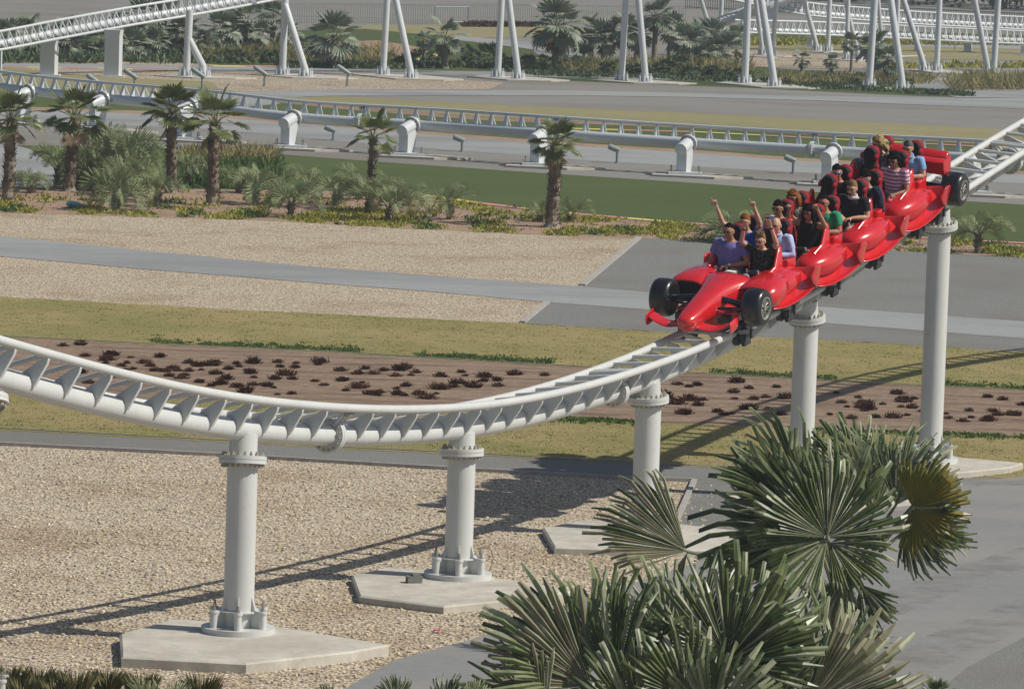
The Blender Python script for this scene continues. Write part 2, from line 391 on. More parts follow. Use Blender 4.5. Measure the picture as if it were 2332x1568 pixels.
def dashes(line, x0, x1, n, wd, ht=0.03):
    for i in range(n):
        xa = x0 + (x1 - x0) * i / n; xb = x0 + (x1 - x0) * (i + 1) / n
        a, b = G(xa, yat(line, xa)), G(xb, yat(line, xb))
        t = (b - a).normalized(); nn = Vector((-t.y, t.x, 0)) * wd / 2
        vs = [a - nn, b - nn, b + nn, a + nn]; vs = [v + Vector((0, 0, 0.001)) for v in vs] + [v + Vector((0, 0, ht)) for v in vs]
        (yk if i % 2 == 0 else pk).add(vs, [(3, 2, 1, 0), (4, 5, 6, 7), (0, 1, 5, 4), (1, 2, 6, 5), (2, 3, 7, 6), (3, 0, 4, 7)])
dashes(B1t, 960, 2700, 15, 0.42)
LB = [(900, 280), (1108, 289), (1574, 301), (1900, 318), (2332, 340)]
dashes(LB, 1250, 2700, 9, 0.5)
LC = [(480, 151), (600, 152), (816, 150), (930, 142), (985, 130), (1000, 122)]
dashes(LC, 480, 1000, 7, 0.7)
dashes([(0, 153), (490, 162)], -100, 460, 7, 0.5)
dashes([(2000, 552), (2400, 560)], 2380, 2390, 1, 0.1)
tag(yk.build('yellow_kerb', M['ykerb']), kind='structure'); tag(pk.build('pink_kerb', M['pkerb']), kind='structure')
# ------------------------------------------------------------------ roller coaster track
class Path:
    "Catmull-Rom path of the spine tube; each point (x, y, z, bank)"
    def __init__(s, pts, sub=24, off=0.35, gauge=0.76):
        s.P = []; s.off = off; s.g = gauge
        P = [Vector(p[:3] + (p[3],)) for p in pts]
        P = [P[0] * 2 - P[1]] + P + [P[-1] * 2 - P[-2]]
        for i in range(1, len(P) - 2):
            for k in range(sub):
                t = k / sub; a, b, c, d = P[i - 1:i + 3]
                s.P.append(0.5 * ((2 * b) + (c - a) * t + (2 * a - 5 * b + 4 * c - d) * t * t + (3 * b - a - 3 * c + d) * t ** 3))
        s.P.append(P[-2].copy()); s.L = [0.0]
        for a, b in zip(s.P, s.P[1:]): s.L.append(s.L[-1] + (b.xyz - a.xyz).length)
        s.len = s.L[-1]
    def at(s, d):
        d = max(0, min(s.len - 1e-4, d)); lo, hi = 0, len(s.L) - 1
        while hi - lo > 1:
            m_ = (lo + hi) // 2
            if s.L[m_] <= d: lo = m_
            else: hi = m_
        t = (d - s.L[lo]) / (s.L[hi] - s.L[lo]); q = s.P[lo].lerp(s.P[hi], t)
        a = s.P[max(lo - 1, 0)].lerp(s.P[max(hi - 1, 1)], t).xyz
        b = s.P[min(lo + 1, len(s.P) - 2)].lerp(s.P[min(hi + 1, len(s.P) - 1)], t).xyz
        T = (b - a).normalized(); B = T.cross(Vector((0, 0, 1))).normalized(); N = B.cross(T)
        f = R(q.w); N2 = N * math.cos(f) - B * math.sin(f); B2 = B * math.cos(f) + N * math.sin(f)
        return q.xyz, T, B2, N2
    def find(s, x):
        "arc length where the rail plane is seen at image column x"
        best = min(range(0, int(s.len * 20)), key=lambda k: abs(PJ(s.rail(k / 20))[0] - x)); return best / 20
    def rail(s, d, side=0):
        q, T, B, N = s.at(d); return q + N * s.off + B * (side * s.g / 2)
def make_track(path, name, label, r_rail, r_spine, tie_step, mat, style='plate', joints=(), seg=10, tie_n=8, rails_step=0.4, maxties=95, teeth=0.05, group=None):
    t = empty(name, path.at(path.len / 2)[0], label, 'coaster track', group)
    org = t.location.copy()
    n = int(path.len / rails_step)
    for sd in (-1, 1):
        mb = MB(); mb.tube([path.rail(path.len * i / n, sd) - org for i in range(n + 1)], r_rail, seg); mb.build('rail', mat, t, True)
    mb = MB(); mb.tube([path.at(path.len * i / n)[0] - org for i in range(n + 1)], r_spine, seg + 6); mb.build('spine', mat, t, True)
    nt_ = int(path.len / tie_step); extra = MB(); cnt = 0
    for i in range(1, nt_):
        d = path.len * i / nt_
        if any(abs(d - j) < 0.08 for j in joints): continue
        q, T, B, N = path.at(d); q = q - org; h = path.off; g = path.g / 2; c = q + N * h
        mb = MB() if cnt < maxties else extra
        mb.tube([c - B * (g - r_rail * 0.6), c + B * (g - r_rail * 0.6)], r_rail * 0.52, tie_n)
        for sd in (-1, 1):
            b = B * sd; rs = r_spine
            if style == 'plate':
                pts = [q + b * (g + r_rail * .3) + N * (h - r_rail * .8), q + b * (g * .97) + N * (h - r_rail * 2.0),
                       q + b * (rs * 1.22) - N * (rs * .32), q + b * (rs * 1.12) - N * (rs * .46), q + b * (rs * .98) - N * (rs * .40), q + b * (rs * .3) + N * (rs * .4),
                       q + b * (rs * .1) + N * (rs * 1.08), q + b * (g * .76) + N * (h - r_rail * .8)]
                if sd < 0: pts.reverse()
                mb.prism(pts, T, teeth)
            else:
                a0 = q + b * (rs * .55) + N * (rs * .6); a1 = q + b * g * .96 + N * (h - r_rail * .6)
                mb.tube([a0, a1], [teeth * 1.25, r_rail * .55], 8)
        if cnt < maxties: mb.build('tie', mat, t, True, 30)
        cnt += 1
    if extra.v: tag(extra.build('tie', mat, t), kind='stuff')
    for j in joints:
        q, T, B, N = path.at(j); q = q - org
        mb = MB(); mb.disc(q - T * .028, T, r_spine * 1.68, .05, 28); mb.disc(q + T * .028, T, r_spine * 1.68, .05, 28)
        fl = mb.build('spine_flange', mat, t, True); mb = MB()
        for k in range(16):
            a = 2 * math.pi * k / 16; p = q + (B * math.cos(a) + N * math.sin(a)) * r_spine * 1.40
            mb.tube([p - T * .085, p + T * .085], .016, 6)
        mb.build('flange_bolts', M['bolt'], fl)
        mb = MB()
        for dd in (-.05, .05):
            c = q + N * path.off + T * dd
            mb.tube([c - B * (path.g / 2 - r_rail * .6), c + B * (path.g / 2 - r_rail * .6)], r_rail * .5, 8)
            for sd in (-1, 1):
                mb.tube([q + T * dd + B * sd * r_spine * .8 + N * r_spine * .8, c + B * sd * path.g * .46], r_rail * .45, 8)
        mb.build('joint_tie', mat, t, True)
        for sd in (-1, 1):
            mb = MB(); c = q + N * (path.off - r_rail * 1.2) + B * sd * (path.g / 2 - r_rail * 1.0)
            mb.tube([c - T * .10, c + T * .10], .026, 8); mb.tube([c - T * .055, c + T * .055], .04, 6)
            mb.build('rail_bolt', M['bolt'], t)
    return t
NEAR = Path([(-14.5, 48.5, 8.62, 23), (-11.3, 50.6, 6.60, 22), (-8.5, 53.4, 4.96, 21), (-5.85, 57, 3.66, 19), (-3.26, 61.5, 2.63, 16), (-.60, 67, 2.10, 10), (1.96, 72.2, 2.30, 4.5),
             (4.48, 77.2, 3.11, -4.5), (6.82, 81.7, 4.26, -4), (9.41, 86.7, 5.39, -3), (12.3, 91.4, 6.55, -3), (15.6, 95.8, 7.9, -3), (19.6, 99.8, 9.4, -3), (24.2, 103.4, 11.0, -3)], 24, .28)
JN = [NEAR.find(742), NEAR.find(1392), NEAR.find(2300), NEAR.find(80) - 2.2]
make_track(NEAR, 'coaster_track', 'large white tubular coaster track dipping through the foreground with the red train on it', .056, .135, .625, M['white'], joints=JN, seg=14, teeth=.04, rails_step=.3)
def near_column(x, y, label, N_top, q, pad=None, pad_label=None, fo=.34):
    g = G(x, y); off_ = N_top * fo; lift = 0 if not pad else (.104 if y < 1400 else .134); g.x, g.y = (q - off_).x, (q - off_).y
    t = empty('support_column', g, label, 'support column', 'columns under the foreground track')
    tl = q - g - Vector((0, 0, lift))        # spine centre relative to base
    fc = Vector((tl.x, tl.y, tl.z)) - N_top * fo
    mb = MB(); r = .188
    mb.tube([(0, 0, .03), (0, 0, fc.z)], r, 32)
    mb.build('shaft', M['white'], t, True)
    mb = MB(); mb.tube([fc, Vector(tl) - N_top * .05], .175, 28); mb.build('top_stub', M['white'], t, True)
    mb = MB(); mb.disc(fc - N_top * .024, N_top, .295, .046, 36); mb.disc(fc + N_top * .026, N_top, .295, .046, 36)
    fl = mb.build('top_flange', M['white'], t, True)
    mb = MB(); a0 = N_top.orthogonal().normalized(); b0 = N_top.cross(a0)
    for k in range(20):
        a = 2 * math.pi * k / 20; p = fc + (a0 * math.cos(a) + b0 * math.sin(a)) * .245
        mb.tube([p - N_top * .09, p + N_top * .075], .021, 6); mb.tube([p + N_top * .075, p + N_top * .10], .012, 6)
    mb.build('flange_bolts', M['bolt'], fl)
    mb = MB(); mb.disc((0, 0, .035), (0, 0, 1), .455, .07, 40); bp = mb.build('base_plate', M['white'], t, True)
    mb = MB()
    for k in range(6):                          # six boxed anchor posts round the shaft
        a = R(30 + 60 * k + 2); d = Vector((math.cos(a), math.sin(a), 0)); c = d * .345; n = Vector((-d.y, d.x, 0))
        mb.prism([d * .17 + Vector((0, 0, .07)), d * .33 + Vector((0, 0, .07)), d * .33 + Vector((0, 0, .26)), d * .24 + Vector((0, 0, .29)), d * .187 + Vector((0, 0, .46))], n, .018)
    mb.disc((0, 0, .265), (0, 0, 1), .255, .016, 32)
    mb.build('gussets', M['white'], t)
    for k in range(6):
        a = R(30 + 60 * k + 2); c = Vector((math.cos(a), math.sin(a), 0)) * .345
        mb = MB(); mb.tube([c + Vector((0, 0, .07)), c + Vector((0, 0, .255))], .047, 16); mb.tube([c + Vector((0, 0, .255)), c + Vector((0, 0, .285))], .058, 16)
        po = mb.build('anchor_post', M['white'], t, True); mb = MB()
        mb.tube([c + Vector((0, 0, .285)), c + Vector((0, 0, .325))], .024, 6); mb.tube([c + Vector((0, 0, .32)), c + Vector((0, 0, .37))], .015, 8)
        mb.build('anchor_nut', M['bolt2'], po)
    if pad:
        vs = [G(px, py) for px, py in pad]; n = len(vs); mb = MB()
        h = .10 if y < 1400 else .13
        top = [v + Vector((0, 0, .03 + h - .045)) for v in vs]; cen = sum(top, Vector()) / n
        # bevelled top edge
        top2 = [v + (cen - v).normalized() * .03 + Vector((0, 0, .02)) for v in top]
        mb.add([v for v in vs] + top + top2, [tuple(range(2 * n, 3 * n))] + [(i, (i + 1) % n, (i + 1) % n + n, i + n) for i in range(n)] + [(i + n, (i + 1) % n + n, (i + 1) % n + 2 * n, i + 2 * n) for i in range(n)])
        o = mb.build('concrete_footing', M['concrete']); tag(o, pad_label, 'concrete footing', 'concrete footings under the foreground columns')
        bm = bmesh.new(); bm.from_mesh(o.data); bmesh.ops.recalc_face_normals(bm, faces=bm.faces); bm.to_mesh(o.data); bm.free()
        t.location.z = .03 + h - .026
    return t
def at_col(x, y):
    fx, fo = {533: (553, .37), 1045: (1051, .31), 1464: (1474, .30), 1822: (1833, .33)}.get(x, (2136, .33))
    d = min((k * .05 for k in range(int(NEAR.len * 20))), key=lambda k: abs(PJ(NEAR.at(k)[0] - Vector((0, 0, fo)))[0] - fx))
    q, T, B, N = NEAR.at(d); B0 = T.cross(Vector((0, 0, 1))).normalized(); return B0.cross(T).lerp(N, .25).normalized(), q.copy()
for x, y, lab, pad, pl in [
    (533, 1470, 'white column with round bolted base at lower left, nearest full column of the dipping track', [(272, 1467), (390, 1433), (472, 1437), (650, 1452), (885, 1492), (800, 1508), (560, 1535), (276, 1520)], 'pale concrete footing at lower left under the leftmost full column'),
    (1045, 1335, 'white column with bolted base left of centre, second from the left at the lowest part of the track', [(800, 1327), (880, 1308), (1000, 1316), (1190, 1340), (1310, 1362), (1150, 1384), (1010, 1398), (818, 1374)], 'pale concrete footing with a small grey block beside the second column'),
    (1464, 1228, 'white column standing behind the lone drooping fan leaf, middle one of the five full columns', [(1235, 1217), (1330, 1199), (1500, 1203), (1720, 1228), (1760, 1250), (1640, 1268), (1440, 1268), (1262, 1262)], 'pale concrete footing partly hidden by the lone fan leaf'),
    (1822, 1150, 'white column holding up the track under the front car of the red train', [(1650, 1144), (1800, 1128), (2030, 1140), (2080, 1152), (1900, 1172), (1700, 1170)], 'pale concrete footing hidden behind the upper foreground palm'),
    (2105, 1066, 'tall white column under the rear of the red train, rightmost foreground column', [(1960, 1062), (2080, 1048), (2180, 1054), (2330, 1068), (2300, 1078), (2160, 1092), (2000, 1088)], 'pale concrete footing at the right edge beside the road')]:
    N, q = at_col(x, y); near_column(x, y, lab, N, q, pad, pl, {533: .37, 1045: .31, 1464: .30}.get(x, .33))
q, T, B, N = NEAR.at(min((k * .05 for k in range(int(NEAR.len * 20))), key=lambda k: abs(NEAR.at(k)[0].y - 56.75)))
g0 = Vector((q.x + .0, q.y, 0)); p0 = PJ(g0)
near_column(p0[0], p0[1], 'white column at the left edge, only the edge of its bolted flange in view', N, q)
# small things on the footing of the second column
g = G(942, 1344); mb = MB(); mb.box((0, 0, .045), (.20, .12, .09)); mb.box((.03, .01, .105), (.11, .09, .03))
o = mb.build('stone_block', M['grey']); o.location = (g.x, g.y, .105); o.rotation_euler = (0, 0, .3); tag(o, 'small dark grey block lying beside the base plate of the second column', 'block')
# earth wires looping from two base plates
for x, y, lab in [(1108, 1322, 'thin brown wire looping from the base of the second column'), (1530, 1216, 'thin wire loop beside the base of the column behind the lone fan leaf')]:
    g = G(x, y); mb = MB(); mb.tube([Vector((-.12, 0, .33)), Vector((-.04, 0, .38)), Vector((.05, 0, .33)), Vector((.08, 0, .22)), Vector((.05, 0, .1)), Vector((.02, 0, 0))], .007, 6)
    o = mb.build('earth_wire', M['dirt']); o.location = (g.x, g.y, .09); tag(o, lab, 'wire')

# ---------- the middle track with its arm supports
def mid_pt(x, yb, ys):
    g = G(x, yb); z = HT(g, ys); return (g.x, g.y, z)
MIDP = [(-60, 268, 190, 60), (95, 283, 210, 61), (265, 299, 226, 62), (465, 322, 243, 62), (690, 339, 268, 62), (960, 357, 284, 62), (1258, 380, 304, 61), (1583, 400, 325, 61), (1915, 421, 344, 60), (2240, 443, 360, 60), (2600, 466, 380, 60)]
MID = Path([mid_pt(x, a, b) + (bk,) for x, a, b, bk in MIDP], 16)
joints = [MID.find(455) , MID.find(1453 - 620), MID.find(1280 - 5), MID.find(1862)]
make_track(MID, 'middle_track', 'white banked coaster track running level across the middle behind the palms', .052, .15, .58, M['whitefar'], 'cone', joints=joints, seg=8, tie_n=6, rails_step=1.0, teeth=.075)
mid_labels = ['at the far left behind the leftmost palms', 'behind the second tall palm from the left', 'hidden behind the pair of tall palms', 'right of the fourth tall palm',
              'just right of the short-crowned palm', 'behind the lone tall palm trunk in the middle', 'clear of any palm, left of the red train', 'directly behind the riders of the red train', 'seen through the rungs at the right edge']
for (x, yb, ys, bk), lab in zip(MIDP[1:10], mid_labels):
    g = G(x - 8, yb + 4); d = MID.find(x + 2); q, T, B, N = MID.at(d)
    t = empty('arm_support', g, 'white arm support ' + lab, 'track support', 'arm supports of the middle track')
    Bh = T.cross(Vector((0, 0, 1))).normalized(); g = Vector((q.x, q.y, 0)) + Bh * .55; t.location = g; tl = q - g; arm0 = tl + Bh * .85 - Vector((0, 0, .26))
    fl = tl + (arm0 - tl).normalized() * .26
    mb = MB(); mb.tube([arm0, fl], .195, 24); mb.build('arm', M['whitefar'], t, True)
    mb = MB(); dn = (arm0 - tl).normalized(); mb.disc(fl, dn, .275, .06, 28); mb.tube([fl, tl], [.195, .15], 20); f_ = mb.build('arm_flange', M['whitefar'], t, True)
    mb = MB(); a0 = dn.orthogonal().normalized(); b0 = dn.cross(a0)
    for k in range(16):
        a = 2 * math.pi * k / 16; p = fl + (a0 * math.cos(a) + b0 * math.sin(a)) * .240; mb.tube([p - dn * .07, p + dn * .07], .022, 5)
    mb.build('flange_bolts', M['bolt2'], f_)
    mb = MB(); zt = arm0.z
    ax = -Bh; a = Vector((arm0.x, arm0.y, 0)) + ax * .10; b = a + ax * .38; nn = Vector((-ax.y, ax.x, 0)); w0 = .38
    mb.prism([a + Vector((0, 0, .06)), a + ax * w0 * 1.0 + Vector((0, 0, .06)), a + ax * w0 * 1.25 + Vector((0, 0, zt * .55)), a + ax * w0 * 1.3 + Vector((0, 0, zt + .10)), a + Vector((0, 0, zt))], nn, .33)
    mb.build('pedestal', M['whitefar'], t)
    mb = MB(); c = (a + b) / 2; mb.box((c.x + .05, c.y, .04), (1.05, .95, .08)); bp = mb.build('base_plate', M['whitefar'], t)
    mb = MB()
    for dx, dy in ((-.42, -.38), (.42, -.38), (-.42, .38), (.42, .38), (-.42, 0), (.42, 0)): mb.tube([(c.x + .05 + dx, c.y + dy, .08), (c.x + .05 + dx, c.y + dy, .24)], .022, 6)
    mb.build('anchor_bolts', M['bolt2'], bp)
    mb = MB(); mb.prism([Vector((-1.0, -.75, .04)), Vector((.9, -1.15, .04)), Vector((2.1, -.5, .04)), Vector((1.1, .5, .04)), Vector((-.8, .6, .04))], (0, 0, 1), .075)
    o = mb.build('track_footing', M['concrete']); o.location = (g.x, g.y, 0); tag(o, 'flat footing of the arm support ' + lab, 'concrete footing', 'footings of the arm supports')
    t.location.z = .07
# ---------- raised ladder-like tracks at the back
def simple_track(name, label, pts, tie_step, rr=.055, rs=.15):
    p = Path([mid_pt(x, a, b) + (bk,) for x, a, b, bk in pts], 12)
    make_track(p, name, label, rr, rs, tie_step, M['whitefar'], 'cone', joints=(), seg=8, tie_n=5, rails_step=1.2, maxties=90, teeth=.045)
    return p
def mid_pt2(x, yb, ys):
    return mid_pt(x, yb, ys)
TL = simple_track('left_raised_track', 'white ladder-like coaster track climbing out of the top left corner', [(-120, 178, 118, -62), (0, 177, 99, -62), (110, 175, 77, -62), (257, 171, 50, -62), (425, 170, 22, -62), (643, 168, -18, -60), (900, 172, -75, -55), (1300, 176, -150, -50)], .42)
RA = simple_track('upper_back_track', 'upper of the two level ladder-like tracks at the top right', [(1640, 88, -8, -50), (1760, 90, 15, -58), (1850, 92, 30, -60), (1960, 93, 39, -60), (2100, 95, 49, -60), (2332, 99, 60, -60), (2700, 106, 76, -60)], .33)
RB = simple_track('lower_back_track', 'lower of the two level ladder-like tracks at the top right', [(1670, 112, 69, -52), (1850, 114, 73, -55), (2000, 116, 79, -56), (2200, 120, 88, -58), (2400, 124, 96, -58), (2700, 130, 108, -58)], .38)
def pillar(x, yb, yt, wpx, lab, grp, wide=True):
    g = G(x, yb); h = HT(g, yt); wdt = wpx / (F_PX / g.y)
    t = empty('track_pillar', g, lab, 'track pillar', grp)
    mb = MB(); fwd = wdt * .30
    w2 = wdt / 2
    mx = Matrix.Rotation(R(-14), 3, 'Z')
    pts = [Vector((-w2, 0, 0)), Vector((w2, 0, 0)), Vector((w2, 0, h * .88)), Vector((w2 * 1.1, 0, h)), Vector((-w2 * 1.15, 0, h)), Vector((-w2, 0, h * .85))]
    mb.prism([mx @ p for p in pts], mx @ Vector((0, 1, 0)), wdt * .7); mb.build('shaft', M['whitefar'], t)
    mb = MB(); mb.box((0, 0, .03), (wdt * 1.5, wdt * 1.3, .07)); mb.build('base_plate', M['whitefar'], t)
    return t
for x, yb, yt, wp, lab in [(-2, 162, 112, 11, 'flat white pillar cut by the left edge under the climbing track'), (111, 173, 92, 35, 'broad flat white pillar, the shorter one near the left edge'), (257, 175, 68, 35, 'broad flat white pillar, the taller one right of the short pillar')]:
    pillar(x, yb, yt, wp, lab, 'flat pillars under the climbing track')
names_r = ['leftmost', 'second', 'third', 'fourth', 'fifth', 'sixth', 'rightmost']
for i, (x, yb, yt, wp) in enumerate([(1692, 108, 80, 11), (1758, 108, 82, 14), (1843, 110, 84, 14), (1995, 113, 90, 15), (2090, 117, 94, 14), (2204, 119, 98, 17), (2332, 127, 104, 14)]):
    pillar(x, yb, yt, wp, 'short flat pillar under the lower back track, %s of seven from the left' % names_r[i], 'flat pillars under the back tracks')
for i, (x, yb, yt, wp) in enumerate([(1758, 52, 10, 16), (1925, 84, 60, 9), (2040, 92, 62, 9)]):
    pillar(x, yb, yt, wp, ['wide pillar at the bend of the upper back track', 'small pale pillar seen below the upper back track left of the palms', 'small pale pillar between the two back tracks right of the palms'][i], 'flat pillars under the back tracks')
def base_detail(t, c, r):
    mb = MB(); mb.disc(c + Vector((0, 0, .04)), (0, 0, 1), r * 2.3, .08, 20); mb.build('base_plate', M['whitefar'], t, True)
    for k in range(6):
        mb = MB(); a = R(60 * k + 15); p = c + Vector((math.cos(a), math.sin(a), 0)) * r * 1.75
        mb.tube([p + Vector((0, 0, .08)), p + Vector((0, 0, .30))], .05, 8); mb.tube([p + Vector((0, 0, .30)), p + Vector((0, 0, .42))], .02, 5)
        mb.build('anchor_post', M['whitefar'], t)
def a_frame(bx, by, tx, ty, dx, dy, ux, uy, lab, wp=15, bend=18):
    g = G(bx, by); t = empty('track_support', g, lab, 'track support', 'leaning support legs behind the middle track')
    r = wp / 2 / (F_PX / g.y)
    def wp3(px, py, base):       # a point above the base seen at px, py in the base's vertical plane
        return D(px, py, base.y) - g
    a = Vector((0, 0, 0)); top = wp3(tx, ty, g)
    mb = MB(); mb.tube([a + Vector((0, 0, .05)), top], r, 16); mb.build('upright', M['whitefar'], t, True); base_detail(t, a, r)
    g2 = G(dx, dy); b = g2 - g
    k = wp3(dx, dy - bend, g2) ; top2 = wp3(ux, uy, g)
    mb = MB(); mb.tube([b + Vector((0, 0, .05)), k, top2], r * 1.0, 16); mb.build('brace', M['whitefar'], t, True); base_detail(t, b, r)
    mb = MB(); c0 = Vector(g); cen = (a + b) / 2
    mb.prism([Vector((-1.3, -.2, .03)), Vector((b.x * .5, min(b.y, 0) - 1.2, .03)), Vector((b.x + 1.4, b.y - 1.0, .03)), Vector((b.x + 2.2, b.y + .3, .03)), Vector((b.x * .5 + .8, 1.3, .03)), Vector((-.8, .9, .03))], (0, 0, 1), .05)
    o = mb.build('track_footing', M['concrete']); o.location = (g.x, g.y, 0); tag(o, 'footing of the ' + lab.replace('pair of ', '').replace('where the climbing track leaves view', 'at the end of the climb'), 'concrete footing', 'footings of the leaning supports')
a_frame(424, 176, 432, 24, 462, 177, 426, 82, 'box-topped support with a short bent brace under the climbing track', 17, 26)
a_frame(643, 173, 652, -60, 696, 177, 648, 8, 'upright with bent brace where the climbing track leaves view', 16, 14)
a_frame(872, 173, 890, -160, 936, 180, 868, -160, 'pair of leaning legs beside the football goal', 15, 14)
a_frame(1133, 178, 1152, -190, 1180, 182, 1134, -190, 'pair of leaning legs left of the large brown-skirted palm', 15, 12)
a_frame(1415, 186, 1436, -200, 1470, 189, 1436, -200, 'pair of leaning legs in front of the densest palms', 15, 12)
a_frame(1696, 192, 1712, -220, 1763, 199, 1702, -200, 'leaning legs right of round palm', 16, 14)
a_frame(1979, 200, 2006, -220, 2055, 207, 1998, -220, 'pair of leaning legs in front of the dark palms at the right', 16, 14)
a_frame(2133, 163, 2148, -200, 2105, 164, 1995, -200, 'pair of leaning legs that meet at the ground at the right', 13, 12)
a_frame(2262, 178, 2286, -200, 2250, 172, 2180, -200, 'crossing pair of legs nearest the right edge', 14, 12)
a_frame(1885, 120, 1894, -120, 1860, 118, 1790, -150, 'leaning pair seen through the palms with a dark flange', 11, 12)
a_frame(1928, 138, 1936, -160, 1955, 137, 1900, -100, 'thin pair rising behind the small drooping palm', 10, 12)
a_frame(1758, 131, 1782, -160, 1736, 126, 1700, -160, 'thin pair just right of the round fan palm legs', 10, 12)
a_frame(1640, 66, 1652, -140, 1612, 62, 1560, -120, 'small far legs crossing over the dense palms', 10, 10)
a_frame(2040, 130, 2052, -160, 2010, 125, 1985, -160, 'far pair half hidden by the dark palms', 10, 12)
# curved track piece over the far legs
CT = simple_track('curved_back_track', 'short curved piece of white track rising over the far legs at the top', [(1625, 75, 72, -20), (1660, 84, 46, -24), (1720, 90, 26, -28), (1800, 92, -6, -32), (1880, 94, -50, -36)], .6, .06, .22)
# ------------------------------------------------------------------ roller coaster train
def redpaint():
    mt, nt, b = new_mat('red_gloss', 0.22, 0.5); v = coord(nt); f = noise_n(nt, v, 3, 3)
    nt.links.new(ramp(nt, f, [(0.3, (.52, .010, .014)), (0.7, (.60, .014, .018))]), b.inputs['Base Color'])
    b.inputs['Coat Weight'].default_value = 0.7; b.inputs['Coat Roughness'].default_value = 0.06
    bump(nt, b, noise_n(nt, v, 5, 2), 0.05, 0.02)
    return mt
M['red'] = redpaint()
M['redcloth'] = plain('red_padding', (.24, .009, .016, 1), 0.75, 0.2)
M['pad'] = plain('black_padding', (.012, .012, .016, 1), 0.75, 0.25, 0, 0.2)
M['black'] = plain('black_plastic', (.015, .015, .018, 1), 0.4, 0.5, 0, 0.2)
M['tyre'] = plain('tyre_rubber', (.008, .009, .011, 1), 0.30, 0.5, 0, 0.2, 0.3)
M['rim'] = plain('rim_metal', (.42, .42, .38, 1), 0.35, 0.5, 0.6)
M['bogie'] = plain('bogie_metal', (.05, .053, .055, 1), 0.55, 0.4, 0.2, 0.3)
M['pu'] = plain('wheel_grey', (.22, .235, .235, 1), 0.5, 0.4, 0, 0.15)
M['paper'] = plain('white_sticker', (.75, .75, .72, 1), 0.6)
def solid(o, th, bev=0, sub=0):
    m_ = o.modifiers.new('solid', 'SOLIDIFY'); m_.thickness = th; m_.offset = 0
    if sub: s_ = o.modifiers.new('sub', 'SUBSURF'); s_.levels = sub; s_.render_levels = sub
    return o
def subd(o, lv=2):
    s_ = o.modifiers.new('sub', 'SUBSURF'); s_.levels = lv; s_.render_levels = lv; return o
def section(y, w, z0, z1, e=2.4, n=20, cx=0.0, flat=1.0):
    out = []
    for k in range(n):
        a = 2 * math.pi * k / n; c, s_ = math.cos(a), math.sin(a)
        out.append(Vector((cx + math.copysign(abs(c) ** (2 / e), c) * w, y, (z0 + z1) / 2 + math.copysign(abs(s_) ** (2 / e), s_) * (z1 - z0) / 2 * (flat if s_ > 0 else 1))))
    return out
def loft(mb, secs, cap=True):
    n = len(secs[0]); vs = [p for s_ in secs for p in s_]; fs = []
    for i in range(len(secs) - 1):
        for k in range(n):
            k2 = (k + 1) % n; fs.append((i * n + k, i * n + k2, (i + 1) * n + k2, (i + 1) * n + k))
    if cap: fs += [tuple(range(n - 1, -1, -1)), tuple((len(secs) - 1) * n + k for k in range(n))]
    mb.add(vs, fs); return mb
def wheel(t, x, y, z, r=.285, wd=.30):
    s = 1 if x > 0 else -1
    prof = [(-.5, .52), (-.5, .80), (-.44, .93), (-.30, .99), (0, 1.0), (.30, .99), (.44, .93), (.5, .80), (.5, .62), (.44, .60)]
    mb = MB(); n = 36; vs = []
    for px, pr in prof:
        for k in range(n):
            a = 2 * math.pi * k / n; vs.append(Vector((x + s * px * wd, y + math.cos(a) * pr * r, z + math.sin(a) * pr * r)))
    fs = [(i * n + k, i * n + (k + 1) % n, (i + 1) * n + (k + 1) % n, (i + 1) * n + k) for i in range(len(prof) - 1) for k in range(n)]
    fs.append(tuple(range(n))); mb.add(vs, fs); ty = mb.build('wheel', M['tyre'], t, True, 50)
    mb = MB()
    for rr, xx, w_ in ((.60, .455, .055), (.55, .40, .04)):
        vs = []; xo = x + s * xx * wd
        for k in range(n):
            a = 2 * math.pi * k / n; c, d = math.cos(a), math.sin(a)
            for q in (rr, rr - .06): vs.append(Vector((xo, y + c * q * r, z + d * q * r)))
            for q in (rr - .06, rr): vs.append(Vector((xo + s * .02, y + c * q * r, z + d * q * r)))
        fs = [(4 * k + j, 4 * k + (j + 1) % 4, 4 * ((k + 1) % n) + (j + 1) % 4, 4 * ((k + 1) % n) + j) for k in range(n) for j in range(4)]
        mb.add(vs, fs)
    for k in range(14):
        a = 2 * math.pi * k / 14; a2 = a + .35 * (1 if k % 2 else -1)
        mb.tube([Vector((x + s * .42 * wd, y + math.cos(a2) * .12 * r, z + math.sin(a2) * .12 * r)), Vector((x + s * .43 * wd, y + math.cos(a) * .54 * r, z + math.sin(a) * .54 * r))], .0085, 5)
    mb.disc((x + s * .44 * wd, y, z), (1, 0, 0), .14 * r, .03, 14)
    mb.build('rim', M['rim'], ty, True)
    mb = MB(); mb.disc((x + s * .30 * wd, y, z), (1, 0, 0), .56 * r, .02, 24); mb.build('hub_well', M['black'], ty)
